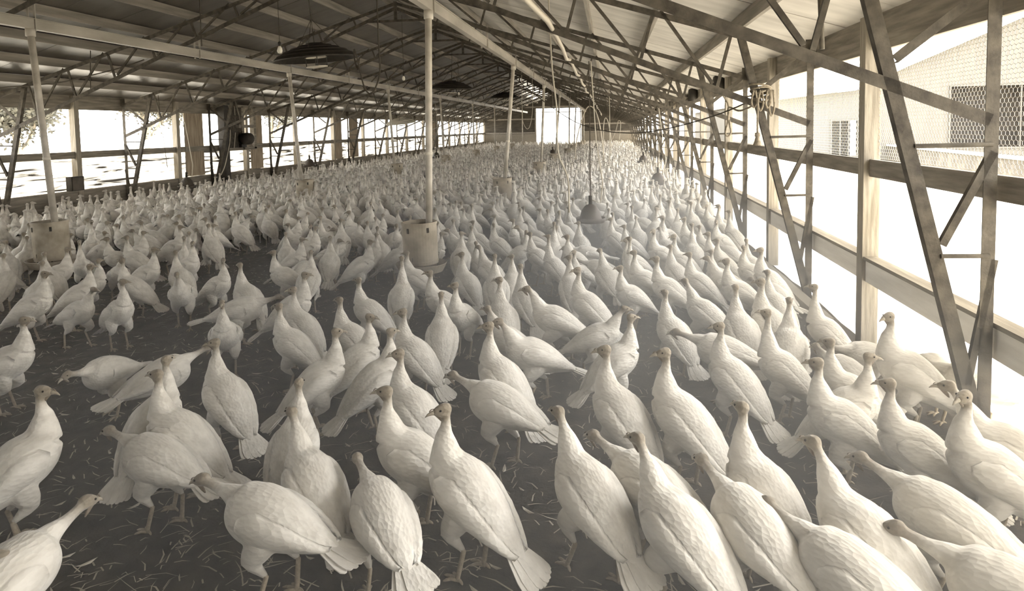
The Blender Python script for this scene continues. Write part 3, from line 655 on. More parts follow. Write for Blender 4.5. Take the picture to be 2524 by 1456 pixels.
# near turkeys: x, y, heading in degrees, pose, size, label
HAND = [
(-0.66,2.88,153,1,0.99,"big white turkey with its tail towards us, front and centre of the flock"),
(-0.99,3.16,178,0,0.97,"white turkey standing on bare litter just left of the big central turkey"),
(-1.17,3.75,150,1,0.93,"white turkey looking left behind the turkey that stands on bare litter"),
(-0.66,3.88,153,4,0.97,"white turkey with its tail fanned right, beside the big central turkey"),
(-0.72,4.26,140,1,0.96,"white turkey with ragged wing feathers, below the straight-backed turkey"),
(-2.96,2.84,62,2,0.99,"large white turkey at the left edge looking right over dark litter"),
(-2.36,3.27,172,0,0.96,"white turkey looking left from the dark litter, tail pointing right"),
(-2.65,3.44,91,0,0.93,"white turkey seen from behind, right behind the left-looking turkey on dark litter"),
(-2.44,3.84,148,1,0.93,"white turkey with dark beak looking left, above the left-hand litter strip"),
(-2.33,3.05,166,4,0.93,"dusky turkey stretching its neck low over the dark litter"),
(-1.69,3.25,99,0,0.89,"small white turkey seen from behind, under the pair with pale necks"),
(-2.56,1.83,41,4,0.97,"white turkey cut by the bottom left corner"),
(-2.28,2.08,84,4,0.97,"white turkey with lowered neck in the lower left corner crowd"),
(-1.47,2.61,168,4,0.97,"white turkey with low head and tail to the right, over bare lower left litter"),
(-1.42,2.91,136,3,0.93,"white turkey hurrying left between the lower left birds and the litter stander"),
(0.05,3.80,132,1,0.97,"left bird of the bright pair looking left at middle right"),
(0.40,3.74,138,1,0.99,"right bird of the bright pair looking left at middle right"),
(0.67,3.02,118,0,0.97,"white turkey with upright neck right of the bright pair"),
(-0.10,2.94,125,3,0.97,"white turkey walking away right of the big central turkey"),
(0.18,3.04,135,4,0.97,"white turkey with lowered neck below the bright pair"),
(0.58,2.74,115,4,0.99,"white turkey with lowered neck under the upright-necked bird on the right"),
(0.28,2.70,127,3,0.97,"white turkey striding away just below the bright pair"),
(1.28,3.82,164,0,0.94,"white turkey with dark head looking left, left of the right-hand foursome"),
(1.36,4.05,6,0,0.90,"white turkey looking right in the right-hand foursome"),
(1.55,3.55,161,0,0.93,"white turkey looking left next to the rightmost big turkey"),
(1.77,3.29,161,1,0.99,"rightmost big white turkey looking left with bare legs on the litter"),
(1.93,4.55,158,1,1.02,"large white turkey with sloping back under the nearest slanted steel column"),
(2.22,4.82,200,4,0.89,"small-headed turkey near the low wall under the nearest column"),
(2.35,4.58,150,4,0.89,"turkey with lowered head against the low wall at the right edge"),
(1.98,3.54,147,3,0.97,"white turkey at the right edge behind the rightmost big turkey"),
(1.48,4.29,150,0,0.89,"white turkey with slim neck above the right-hand foursome"),
(1.01,2.73,121,3,0.97,"white turkey striding away on the lower right"),
(1.40,2.92,130,4,0.97,"white turkey with lowered neck in front of the right-hand foursome"),
(0.89,2.49,132,4,0.97,"white turkey with low neck at the bottom right of centre"),
(1.41,2.45,148,4,0.97,"white turkey with low neck near the bottom right corner"),
(-1.00,2.70,128,4,0.93,"white turkey with low neck left of the litter stander"),
(-3.11,7.87,26,0,0.89,"white turkey looking right with legs on a dark litter gap, left of the drum"),
(-3.21,8.59,79,0,0.84,"white turkey behind the right-looking bird left of the drum"),
(-2.88,8.59,26,0,0.84,"white turkey poking its beak at the left side of the nearest right drum feeder"),
(-2.41,8.78,14,0,0.84,"white turkey with its beak past the right side of the nearest right drum feeder"),
(-2.10,6.41,100,6,0.89,"white turkey seen from behind, straight below the nearest right drum feeder"),
(-1.61,6.23,195,0,0.89,"white turkey looking left, left bird of the pair at the centre"),
(-1.32,5.77,250,2,0.90,"white turkey facing us, right bird of the pair at the centre"),
(-1.56,7.05,128,1,0.89,"white turkey with a long drooping wing behind the pair at the centre"),
(-0.94,5.68,111,1,0.93,"straight-backed white turkey looking left, right of the pair at the centre"),
(-1.22,8.78,25,1,0.87,"white turkey with body to the left and head bent over, right of the drum"),
(-0.92,8.53,154,0,0.89,"white turkey crossing necks with the bent-headed bird right of the drum"),
(-0.41,8.30,162,0,0.90,"white turkey looking left with a long level back, right of the crossed pair"),
(-0.20,6.15,150,1,0.94,"white turkey with hunched shoulders looking left, below the level-backed bird"),
(-1.82,10.75,240,2,0.84,"white turkey facing us between the drum and the bell drinker"),
(-2.30,13.92,190,0,0.84,"right bird of two looking left above the drum"),
(-2.63,13.99,202,0,0.84,"left bird of two looking left above the drum"),
(-1.29,12.88,130,1,0.89,"white turkey with its back to us, left of the bell drinker"),
(-0.66,11.49,111,0,0.89,"white turkey beside the nearest bell drinker on its left"),
(-0.88,14.42,160,0,0.84,"white turkey just above and left of the nearest bell drinker"),
(-2.88,12.25,168,0,0.86,"white turkey with upright neck right of the nearest right drop tube"),
(-2.46,11.32,150,1,0.86,"second white turkey right of the nearest right drop tube"),
(0.10,9.91,140,1,0.89,"white turkey just right of the nearest bell drinker"),
(0.43,12.14,150,0,0.86,"white turkey up and right of the nearest bell drinker"),
(0.88,8.20,155,1,0.93,"white turkey with long streaked wing right of the litter gap"),
(1.35,8.58,150,0,0.89,"white turkey with a raised neck behind the streak-winged bird"),
(1.28,6.74,170,0,0.93,"white turkey with a thin neck left of the hook-necked bird"),
(1.31,5.66,115,1,0.96,"white turkey with hooked neck looking left at middle right"),
(1.05,5.52,99,0,0.93,"white turkey just in front of the thin-necked bird at middle right"),
(0.03,4.74,30,0,0.89,"white turkey looking right behind the bright pair"),
(0.80,4.44,130,1,0.93,"white turkey up and right of the bright pair"),
(0.85,6.08,130,3,0.89,"white turkey walking left below the streak-winged bird"),
(0.51,5.44,119,0,0.89,"white turkey seen from behind, above the bright pair"),
(-1.47,4.76,150,1,0.89,"white turkey looking left below the bird seen straight from behind"),
(-1.85,4.57,52,2,0.89,"white turkey with raised beak looking right over a dark litter gap"),
(-1.98,4.19,38,0,0.90,"white turkey with a big raised head looking right"),
(-1.59,4.23,50,0,0.89,"white turkey looking right, in front of the raised-beak bird"),
(-2.67,5.38,150,1,0.89,"back bird of the pale-necked pair looking left"),
(-2.50,4.89,170,0,0.89,"front bird of the pale-necked pair looking left"),
(-3.76,7.23,205,0,0.89,"white turkey facing left on bare litter, legs in view, left of centre"),
(-3.40,7.06,100,0,0.89,"white turkey seen from behind, left of the right-looking leggy bird"),
(-3.59,8.07,108,0,0.89,"white turkey behind the two birds left of centre"),
(-4.98,7.05,146,0,0.89,"white turkey with its tail pointing right, on the left bare litter"),
(-5.25,6.62,180,0,0.89,"white turkey facing left in front of the clear-headed bird"),
(-6.29,8.01,180,0,0.92,"clear-headed white turkey in profile facing left"),
(-5.61,6.22,30,0,0.89,"white turkey facing right with thin legs on the left bare litter"),
(-5.70,5.75,15,0,0.93,"plump white turkey at the left edge standing clear on bare litter"),
(-6.73,7.16,40,0,0.89,"white turkey between the plump bird and the clear-headed bird"),
(-8.48,8.40,100,0,0.86,"round white turkey at the left edge, seen from behind"),
(-7.03,6.72,121,1,0.89,"white turkey cut by the left edge"),
(-7.65,10.45,100,0,0.86,"white turkey with its back to us, above the clear-headed bird"),
(-8.02,12.13,110,0,0.86,"white turkey left of the upper dark litter gap"),
(-6.72,11.44,270,0,0.86,"plump white turkey before the upper dark litter gap"),
(-6.42,12.04,190,0,0.86,"slim white turkey with one leg showing in the upper dark gap"),
(-6.40,12.66,130,1,0.89,"white turkey right of the slim one at the upper dark gap"),
(-11.23,13.04,150,0,0.86,"white turkey right of the left drum feeder"),
(-10.63,13.31,170,0,0.86,"second white turkey right of the left drum feeder"),
]
CROWD = [
(-0.56,4.81,198,3,0.94),(1.59,4.65,111,4,0.88),(1.17,4.69,152,6,0.89),(0.85,5.00,161,4,0.95),(-3.15,4.17,65,4,0.92),
(-0.79,5.18,152,3,0.85),(-0.13,5.36,1,3,0.85),(1.33,5.15,78,0,0.92),(-1.37,5.20,104,0,0.90),(1.89,5.12,192,4,0.84),
(-2.09,5.08,157,0,0.89),(-3.63,4.28,265,4,0.88),(-0.46,5.70,175,3,0.94),(1.74,5.61,147,6,0.85),(-3.21,5.08,296,0,0.89),
(-4.47,4.26,20,0,0.92),(-2.23,5.88,164,0,0.87),(-0.82,6.35,118,0,0.91),(1.53,6.39,116,0,0.86),(-3.01,5.85,21,0,0.93),
(0.22,6.66,194,0,0.86),(-3.53,5.82,21,4,0.94),(-1.18,6.72,103,0,0.94),(0.60,6.88,164,0,0.91),(-0.41,6.91,100,1,0.89),
(1.63,6.88,120,4,0.86),(-5.46,4.73,262,6,0.94),(-1.07,7.12,96,1,0.84),(0.95,7.18,148,0,0.89),(-3.69,6.27,148,0,0.92),
(-0.02,7.30,111,3,0.95),(0.39,7.24,174,0,0.91),(1.26,7.25,150,3,0.89),(-4.69,5.68,335,1,0.89),(1.66,7.19,131,1,0.95),
(-2.16,7.21,175,0,0.88),(1.21,7.55,135,0,0.84),(-0.33,7.64,229,0,0.84),(0.26,7.70,109,6,0.89),(-1.39,7.59,132,3,0.93),
(0.75,7.69,118,0,0.87),(-5.15,5.69,349,3,0.86),(-4.48,6.35,296,3,0.93),(1.59,7.71,145,2,0.87),(-4.33,6.72,352,2,0.88),
(-0.09,8.03,165,4,0.85),(-0.67,7.98,138,6,0.87),(0.32,8.14,199,0,0.90),(-1.58,8.00,138,2,0.84),(1.37,8.11,137,0,0.88),
(1.68,8.19,117,2,0.86),(-3.81,7.72,85,4,0.85),(-1.94,8.43,96,2,0.90),(0.67,8.65,176,1,0.93),(-6.58,5.76,193,0,0.93),
(-6.12,6.28,113,1,0.90),(-5.87,6.69,27,1,0.85),(-0.28,8.98,196,4,0.87),(-0.78,8.99,82,6,0.88),(-5.51,7.12,6,0,0.93),
(1.09,8.95,93,6,0.87),(-4.11,8.08,18,0,0.88),(1.58,8.97,114,4,0.86),(-1.87,8.93,112,0,0.91),(-6.80,6.22,318,0,0.84),
(-0.63,9.31,190,0,0.87),(-5.32,7.66,345,2,0.91),(-6.46,6.80,155,0,0.91),(-3.83,8.49,341,3,0.88),(0.80,9.36,115,3,0.87),
(-1.56,9.32,152,2,0.90),(-6.03,7.34,319,3,0.85),(0.32,9.50,164,0,0.84),(1.32,9.43,131,0,0.84),(-1.06,9.43,196,3,0.94),
(-2.10,9.34,173,3,0.87),(-3.26,9.05,124,0,0.87),(-4.43,8.57,122,0,0.86),(-5.55,7.99,294,6,0.85),(-3.89,8.96,80,4,0.84),
(-0.42,9.74,113,1,0.84),(-2.58,9.44,69,1,0.89),(0.73,9.84,66,1,0.91),(-0.79,9.91,88,0,0.85),(-4.29,8.91,17,1,0.91),
(-3.02,9.44,193,2,0.87),(1.61,9.84,207,1,0.88),(-1.38,9.90,239,2,0.90),(-1.95,9.82,158,0,0.86),(1.17,9.95,134,1,0.89),
(-2.32,9.78,121,2,0.88),(-3.54,9.49,140,0,0.90),(0.42,10.21,94,3,0.91),(-6.82,7.69,298,6,0.84),(-4.03,9.51,114,2,0.93),
(-1.10,10.29,151,3,0.83),(0.88,10.23,211,2,0.90),(-5.90,8.51,108,0,0.87),(-2.90,9.95,182,1,0.85),(-3.33,9.84,89,4,0.91),
(-0.70,10.39,143,2,0.95),(-4.53,9.43,320,2,0.86),(1.85,10.28,123,6,0.88),(-7.59,7.22,210,2,0.87),(-3.79,9.81,159,2,0.84),
(-6.67,8.15,222,0,0.88),(-2.53,10.30,205,4,0.90),(-5.81,8.98,142,0,0.93),(0.72,10.73,80,2,0.95),(-1.45,10.66,97,0,0.95),
(0.15,10.77,169,2,0.86),(-0.90,10.73,158,2,0.93),(1.08,10.81,89,0,0.92),(-8.18,7.10,117,4,0.91),(-3.11,10.38,162,0,0.86),
(1.76,10.74,120,6,0.92),(-3.68,10.24,149,2,0.85),(-4.42,9.88,228,6,0.87),(-4.87,9.76,209,0,0.83),(-6.38,8.86,6,0,0.94),
(-6.77,8.62,10,1,0.87),(-7.88,7.65,144,1,0.89),(-2.25,10.77,112,6,0.94),(-0.67,11.06,102,6,0.84),(-4.11,10.33,204,4,0.95),
(-2.87,10.75,113,0,0.94),(0.38,11.16,98,6,0.84),(-0.03,11.23,85,0,0.86),(1.38,11.14,118,6,0.92),(-6.10,9.41,104,2,0.84),
(-8.31,7.55,298,0,0.95),(1.83,11.11,117,1,0.93),(-1.09,11.20,150,1,0.88),(-4.63,10.29,105,4,0.87),(-3.89,10.69,36,1,0.84),
(-6.88,9.02,180,3,0.91),(-7.40,8.64,354,0,0.87),(-5.18,10.22,60,0,0.85),(-6.51,9.44,332,3,0.87),(-7.80,8.45,1,0,0.87),
(0.17,11.50,90,4,0.87),(1.05,11.45,115,6,0.91),(-8.14,8.14,112,0,0.85),(0.61,11.54,117,4,0.91),(-3.15,11.15,322,4,0.90),
(-4.29,10.71,243,2,0.93),(-1.83,11.46,164,3,0.93),(-1.43,11.60,139,0,0.86),(-7.12,9.35,169,0,0.92),(-4.84,10.78,133,4,0.93),
(-3.64,11.23,136,0,0.83),(-6.35,9.89,234,0,0.93),(1.73,11.69,219,0,0.90),(-5.27,10.68,84,3,0.93),(-7.81,9.01,312,6,0.93),
(-0.69,11.91,143,6,0.84),(-2.80,11.59,65,6,0.90),(-6.81,9.81,201,0,0.84),(0.94,11.91,192,2,0.84),(-0.05,11.96,87,0,0.88),
(-4.16,11.27,268,6,0.95),(-6.17,10.36,159,2,0.94),(-4.54,11.16,283,3,0.86),(-3.30,11.67,268,4,0.86),(-7.60,9.46,196,0,0.86),
(-1.66,12.03,93,0,0.84),(-1.16,12.10,43,0,0.90),(-9.13,8.04,223,1,0.90),(1.44,12.11,106,0,0.91),(-2.61,11.92,149,0,0.93),
(-6.60,10.29,115,0,0.86),(-8.43,8.91,141,0,0.92),(-2.02,12.09,209,0,0.92),(-7.39,9.84,176,3,0.94),(-5.02,11.26,157,0,0.90),
(-7.05,10.18,174,0,0.92),(-6.42,10.64,24,3,0.90),(-5.59,11.08,226,2,0.90),(-4.39,11.64,313,0,0.90),(-0.13,12.48,123,4,0.90),
(-0.59,12.48,138,0,0.93),(-8.11,9.49,55,0,0.88),(-4.89,11.54,209,6,0.84),(0.89,12.53,67,6,0.90),(-2.48,12.37,193,2,0.83),
(-9.38,8.47,194,6,0.90),(-1.62,12.55,157,0,0.83),(-8.87,8.99,133,0,0.93),(-8.61,9.31,147,0,0.95),(-7.92,9.89,148,0,0.93),
(-2.09,12.57,131,2,0.89),(-6.93,10.63,214,6,0.93),(-6.09,11.15,139,0,0.88),(-4.56,12.01,165,4,0.87),(-4.14,12.11,140,4,0.87),
(-5.34,11.67,315,2,0.84),(-9.33,8.86,227,0,0.94),(-0.92,12.81,158,2,0.84),(1.14,12.80,85,0,0.89),(0.59,12.81,57,0,0.85),
(1.74,12.76,145,1,0.88),(-8.41,9.78,266,0,0.94),(-0.42,12.92,266,3,0.90),(-3.16,12.54,261,0,0.86),(0.18,12.99,164,6,0.85),
(-5.87,11.55,277,3,0.90),(-7.28,10.72,106,0,0.86),(-3.64,12.45,143,1,0.94),]
NEAR_RADIUS = 12.99

# ------------------------------------------------------------------ turkeys
# body spline rows: x, z, half width, half height; tail end first
BODY = [(-.345, .245, .016, .012), (-.30, .262, .046, .026), (-.22, .298, .082, .060), (-.12, .343, .114, .102), (-.01, .388, .133, .130), (.085, .425, .127, .132), (.145, .474, .098, .104), (.178, .530, .062, .066), (.19, .575, .042, .046)]
LEAN = {0: 11, 1: 12, 2: 12, 3: 0, 4: -12, 5: -26, 6: 16}
NECK = {  # relative to the neck base: dx, dz ; last one is the skull
    0: [(0, 0), (.004, .055), (.0, .105), (.008, .145)], 1: [(-.005, 0), (-.012, .055), (-.016, .105), (-.006, .145)], 2: [(-.005, 0), (-.012, .055), (-.016, .105), (-.006, .145)],
    3: [(.012, .0), (.04, .045), (.065, .08), (.095, .11)], 4: [(.0, .0), (.07, .015), (.13, .03), (.19, .045)], 5: [(.0, .0), (.06, -.07), (.10, -.15), (.12, -.23)], 6: [(.002, .02), (.004, .09), (.002, .16), (.008, .215)]}
HYAW = {0: 0, 1: 52, 2: -52, 3: 8, 4: 0, 5: 0, 6: 20}
HPIT = {0: -8, 1: -10, 2: -10, 3: -12, 4: -20, 5: -75, 6: 0}
PIV = (-.02, .33)
def rotp(x, z, a):
    a = radians(a); dx, dz = x - PIV[0], z - PIV[1]
    return PIV[0] + dx * cos(a) - dz * sin(a), PIV[1] + dx * sin(a) + dz * cos(a)
def loft(mb, rows, nseg, capr=True):
    """rows: centre, side vector, up vector, ry, rz"""
    vs = []; fs = []; n = len(rows)
    for c, sd, upv, a, b_ in rows:
        for k in range(nseg):
            t = 2 * pi * k / nseg
            vs.append(c + sd * (a * cos(t)) + upv * (b_ * sin(t)))
    for i in range(n - 1):
        for k in range(nseg):
            q = (k + 1) % nseg; fs.append((i * nseg + k, (i + 1) * nseg + k, (i + 1) * nseg + q, i * nseg + q))
    o = len(vs); vs += [rows[0][0], rows[-1][0]]
    for k in range(nseg):
        q = (k + 1) % nseg
        fs.append((o, k, q)); fs.append((o + 1, (n - 1) * nseg + q, (n - 1) * nseg + k))
    mb.add(vs, fs)
def body_rows(pose, n):
    pts = catmull(BODY[:-2] + [(.176, .500, .050, .050)] if pose in (4, 5) else BODY, n); rows = []
    P = [Vector((*rotp(p[0], p[1], LEAN[pose]), 0)) for p in pts]; P = [Vector((v.x, 0, v.y)) for v in P]
    for i, p in enumerate(P):
        t = (P[min(i + 1, n - 1)] - P[max(i - 1, 0)]).normalized(); sd = Vector((0, 1, 0)); upv = t.cross(sd) * -1
        if upv.z < 0 and abs(t.z) < .9: upv = -upv
        rows.append((p, sd, upv, float(pts[i][2]), float(pts[i][3])))
    return rows
def neck_path(pose):
    bx, bz = rotp(BODY[-1][0], BODY[-1][1], LEAN[pose])
    b2 = rotp(BODY[-3][0] - .01, BODY[-3][1] - .01, LEAN[pose])
    if pose in (4, 5): bx, bz = rotp(.176, .500, LEAN[pose]); b2 = rotp(.08, .44, LEAN[pose])
    return [(b2[0], 0, b2[1])] + [(bx + a, 0, bz + c) for a, c in NECK[pose]]
def head_frame(pose):
    c = Vector(neck_path(pose)[-1]); y, p = radians(HYAW[pose]), radians(HPIT[pose])
    d = Vector((cos(y) * cos(p), sin(y) * cos(p), sin(p))); sd = Vector((-sin(y), cos(y), 0)); return c, d, sd, d.cross(sd)
def leg_pts(pose, s):
    k = {3: .07 * s, 4: .03 * s}.get(pose, .012 * s)
    hip = Vector((*rotp(-.015, .33, 0), 0)); hip = Vector((hip.x, s * .07, hip.y))
    knee = Vector((.035 + k, s * .082, .225)); hock = Vector((-.045 + k * .9, s * .075, .165)); foot = Vector((-.012 + k * 1.5, s * .075, .022))
    return hip, knee, hock, foot
def solid(mb, pose, nb, ns, nn, fine=True):
    loft(mb, body_rows(pose, nb), ns)
    np_ = catmull(neck_path(pose), nn); rows = []; rad = catmull([(.08,), (.050,), (.0285,), (.0215,), (.0225,)], nn)
    for i, p in enumerate(np_):
        p = Vector(p); t = (Vector(np_[min(i + 1, nn - 1)]) - Vector(np_[max(i - 1, 0)])).normalized(); sd = Vector((0, 1, 0)); rows.append((p, sd, sd.cross(t), float(rad[i][0]), float(rad[i][0]) * 1.08))
    loft(mb, rows, max(5, ns // 2))
    c, d, sd, upv = head_frame(pose)
    hr = [(-.036, .014, .014), (-.026, .026, .028), (-.004, .031, .033), (.022, .028, .029), (.042, .021, .021), (.056, .013, .013)] if fine else [(-.036, .012, .012), (-.01, .028, .03), (.03, .02, .02), (.075, .002, .002)]
    loft(mb, [(c + d * a, sd, upv, b_, e) for a, b_, e in hr], max(5, ns // 2))
    for s in (1, -1):
        hip, knee, hock, foot = leg_pts(pose, s)
        if fine:
            q = catmull([tuple(hip) + (.07,), tuple(hip.lerp(knee, .6)) + (.062,), tuple(knee) + (.042,), tuple(knee.lerp(hock, .6)) + (.024,), tuple(hock) + (.015,)], 9); rows = []
            for i, p in enumerate(q):
                v = Vector(p[:3]); t = (Vector(q[min(i + 1, 8)][:3]) - Vector(q[max(i - 1, 0)][:3])).normalized(); sdv = Vector((0, 1, 0)); sdv = (sdv - t * sdv.dot(t)).normalized(); rows.append((v, sdv, sdv.cross(t), float(p[3]) * .9, float(p[3])))
            loft(mb, rows, 10)
        else:
            mb.tube([hip, knee, hock], .03, 4, (0, 1, 0)); mb.tube([hock, foot - Vector((0, 0, .02))], .01, 3, (0, 1, 0))
def add_skin(me, pose):
    nv = len(me.vertices); co = np.empty(nv * 3); me.vertices.foreach_get('co', co); co = co.reshape(-1, 3)
    c, d, sd, upv = head_frame(pose); P = np.array(catmull(neck_path(pose), 12))[4:]
    dist = np.linalg.norm(co[:, None, :] - P[None], axis=2); k = dist.argmin(1); dm = dist.min(1)
    s = np.clip((k / (len(P) - 1) - .10) / .55, 0, 1) * .8 * (dm < .06)
    dh = np.linalg.norm(co - np.array(c + d * .01), axis=1); s = np.maximum(s, np.clip((.075 - dh) / .03, 0, 1))
    a = me.attributes.new('skin', 'FLOAT', 'POINT'); a.data.foreach_set('value', s.astype(np.float32)); return s
def evaluate(me, mods):
    o = bpy.data.objects.new('sculpt', me); C.objects.link(o)
    for kind, kw in mods:
        md = o.modifiers.new(kind, kind)
        for k, v in kw.items(): setattr(md, k, v)
    dg = bpy.context.evaluated_depsgraph_get(); r = bpy.data.meshes.new_from_object(o.evaluated_get(dg)); bpy.data.objects.remove(o); return r
def wing_mb(pose, s, nu=16, nv=9):
    rows = body_rows(pose, 61); mb = MB(); outer = []; inner = []
    for i in range(nu + 1):
        u = i / nu; f = (.70 - .62 * u) * 60; k = int(f); fr = f - k; a, b_ = rows[k], rows[min(k + 1, 60)]
        c = a[0].lerp(b_[0], fr); upv = a[2].lerp(b_[2], fr).normalized(); ry = a[3] + (b_[3] - a[3]) * fr; rz = a[4] + (b_[4] - a[4]) * fr
        wid = 40 * min(1, (u + .04) / .22) ** .6 * (1 - .45 * u); cen = 4 + 16 * u; env = sin(pi * min(1, .06 + .9 * u)) ** .6
        for j in range(nv + 1):
            v = j / nv * 2 - 1; th = radians(cen + v * wid * (1 + (.10 * ((u * 8) % 1) if v < 0 else 0)))
            rid = .0035 * abs(sin(6.5 * pi * u - 1.2 * v)) * (1 if u > .2 else .3)
            off = ((.021 + .018 * u) * (1 - v * v) ** .6 - .005 + rid * (1 - v ** 6)) * env + .010 * max(0, u - .6)
            cs, sn = cos(th), sin(th)
            ex = max(.022, ry) ; ez = max(.03, rz)
            outer.append(c + Vector((0, s, 0)) * ((ex + off) * cs) + upv * ((ez + off) * sn)); inner.append(c + Vector((0, s, 0)) * ((ex - .02) * cs) + upv * ((ez - .012) * sn))
    W = nv + 1; fs = []; n = len(outer)
    for i in range(nu):
        for j in range(nv):
            q = (i * W + j, i * W + j + 1, (i + 1) * W + j + 1, (i + 1) * W + j); fs.append(q if s < 0 else q[::-1]); fs.append(tuple(x + n for x in (q[::-1] if s < 0 else q)))
    edge = [(i * W, (i + 1) * W) for i in range(nu)] + [((i + 1) * W + nv, i * W + nv) for i in range(nu)] + [(j + 1, j) for j in range(nv)] + [(nu * W + j, nu * W + j + 1) for j in range(nv)]
    for a, b_ in edge: q = (a, b_, b_ + n, a + n); fs.append(q if s > 0 else q[::-1])
    mb.add(outer + inner, fs); return mb
def tail_mb(pose, nfe=9):
    mb = MB(); x0, z0 = rotp(-.25, .28, LEAN[pose]); a0 = radians(204 + LEAN[pose])
    for i in range(nfe):
        f = i / (nfe - 1) * 2 - 1; yaw = f * .30; L = .235 - .03 * f * f; w_ = .024
        d = Vector((cos(a0) * cos(yaw), sin(yaw), sin(a0) * cos(yaw))); sd = Vector((sin(yaw), cos(yaw), 0)); nrm = d.cross(sd); o = Vector((x0, f * .03, z0 + .012 - .012 * f * f + .004 * (i % 2)))
        vs = []; prof = [(0, .5), (.35, .8), (.75, 1), (.93, .8), (1, .25)]
        for t, q in prof:
            for sg in (-1, 1): vs.append(o + d * (L * t) + sd * (sg * w_ * q) - nrm * .004)
        vs += [v + nrm * .005 for v in vs]; n = len(prof) * 2; fs = []
        for k in range(len(prof) - 1):
            q = (2 * k, 2 * k + 1, 2 * k + 3, 2 * k + 2); fs += [q, tuple(x + n for x in q[::-1]), (2 * k, 2 * k + 2, 2 * k + 2 + n, 2 * k + n), (2 * k + 3, 2 * k + 1, 2 * k + 1 + n, 2 * k + 3 + n)]
        fs += [(n - 2, n - 1, 2 * n - 1, 2 * n - 2), (1, 0, n, n + 1)]
        mb.add(vs, fs)
    return mb
def leg_mb(pose, s, n=8):
    hip, knee, hock, foot = leg_pts(pose, s); mb = MB()
    mb.sweep([hock + (knee - hock) * .25, hock, hock.lerp(foot, .5), foot, foot - Vector((0, 0, .012))], [(.0105 * cos(2 * pi * k / n), .0125 * sin(2 * pi * k / n)) for k in range(n)], (0, 1, 0))
    for ang, l in ((0, .082), (.55, .068), (-.55, .068), (pi - .15 * s, .034)):
        d = Vector((cos(ang), sin(ang), 0)); sd = Vector((-d.y, d.x, 0)); rows = []
        for t, r, h in ((-.1, .006, .0), (.15, .0095, .004), (.45, .0085, .007), (.8, .0075, .001), (1.0, .0035, -.004)):
            rows.append((foot + d * (l * t) + Vector((0, 0, -.012 + h)), sd, Vector((0, 0, 1)), r, r))
        loft(mb, rows, 6)
    return mb
def beak_mb(pose):
    c, d, sd, upv = head_frame(pose); mb = MB()
    loft(mb, [(c + d * .046, sd, upv, .013, .014), (c + d * .062 + upv * .001, sd, upv, .0105, .0105), (c + d * .080 - upv * .002, sd, upv, .0065, .0065), (c + d * .094 - upv * .009, sd, upv, .0015, .002)], 8); return mb
def wattle_mb(pose):
    c, d, sd, upv = head_frame(pose); mb = MB()
    loft(mb, [(c + d * .038 - upv * .010, sd, d, .006, .014), (c + d * .028 - upv * .026, sd, d, .007, .013), (c + d * .018 - upv * .046, sd, d, .007, .011), (c + d * .010 - upv * .064, sd, d, .003, .004)], 8)
    loft(mb, [(c + d * .042 + upv * .017, sd, d, .004, .005), (c + d * .058 + upv * .019, sd, d, .0045, .004), (c + d * .070 + upv * .011, sd, upv, .003, .003)], 6); return mb
def eye_mb(pose, s):
    c, d, sd, upv = head_frame(pose); o = c + d * .020 + sd * (s * .0275) + upv * .010; mb = MB()
    loft(mb, [(o - sd * (s * .004), d, upv, .0045, .0045), (o, d, upv, .0055, .0055), (o + sd * (s * .003), d, upv, .003, .003)], 8); return mb
POSES = range(7)
NEARM, MIDM, FARM = {}, {}, {}
for p in POSES:
    mb = MB(); solid(mb, p, 30, 24, 14)
    raw = mb.mesh('turkey_body')
    base = evaluate(raw, [('REMESH', dict(mode='VOXEL', voxel_size=.0075)), ('SMOOTH', dict(factor=.5, iterations=9))])
    big = evaluate(base, [('DECIMATE', dict(ratio=.45))]); big.name = 'turkey_body'; big.materials.clear(); big.materials.append(M['feather']); big.shade_smooth(); add_skin(big, p)
    NEARM[p] = dict(body=big, wing=[wing_mb(p, s).mesh('wing', 'feather', True) for s in (1, -1)], tail=tail_mb(p).mesh('tail', 'feather'), leg=[leg_mb(p, s).mesh('leg', 'leg', True) for s in (1, -1)],
                    beak=beak_mb(p).mesh('beak', 'beak', True), wattle=wattle_mb(p).mesh('wattle', 'skin', True), eye=[eye_mb(p, s).mesh('eye', 'eye', True) for s in (1, -1)])
    small = evaluate(base, [('DECIMATE', dict(ratio=.085))])
    # middle distance: one joined mesh
    bm = bmesh.new(); bm.from_mesh(small); nb_ = len(bm.faces)
    cnt = [nb_]
    for part in (wing_mb(p, 1, 8, 5), wing_mb(p, -1, 8, 5), tail_mb(p, 5), leg_mb(p, 1, 5), leg_mb(p, -1, 5), beak_mb(p)):
        t = part.mesh('t'); bm.from_mesh(t); cnt.append(len(bm.faces)); bpy.data.meshes.remove(t)
    mid = bpy.data.meshes.new('turkey'); bm.to_mesh(mid); bm.free()
    mid.materials.clear()
    for q in ('feather', 'leg', 'beak'): mid.materials.append(M[q])
    mi = np.zeros(len(mid.polygons), np.int32); mi[cnt[3]:cnt[5]] = 1; mi[cnt[5]:] = 2; mid.polygons.foreach_set('material_index', mi); mid.shade_smooth(); add_skin(mid, p)
    MIDM[p] = mid
    mb = MB(); solid(mb, p, 9, 8, 5, False); 
    f = mb.mesh('t', 'feather'); s = add_skin(f, p); FARM[p] = (np.array(mb.v), mb.f, s * .6)
    bpy.data.meshes.remove(raw); bpy.data.meshes.remove(base); bpy.data.meshes.remove(small)

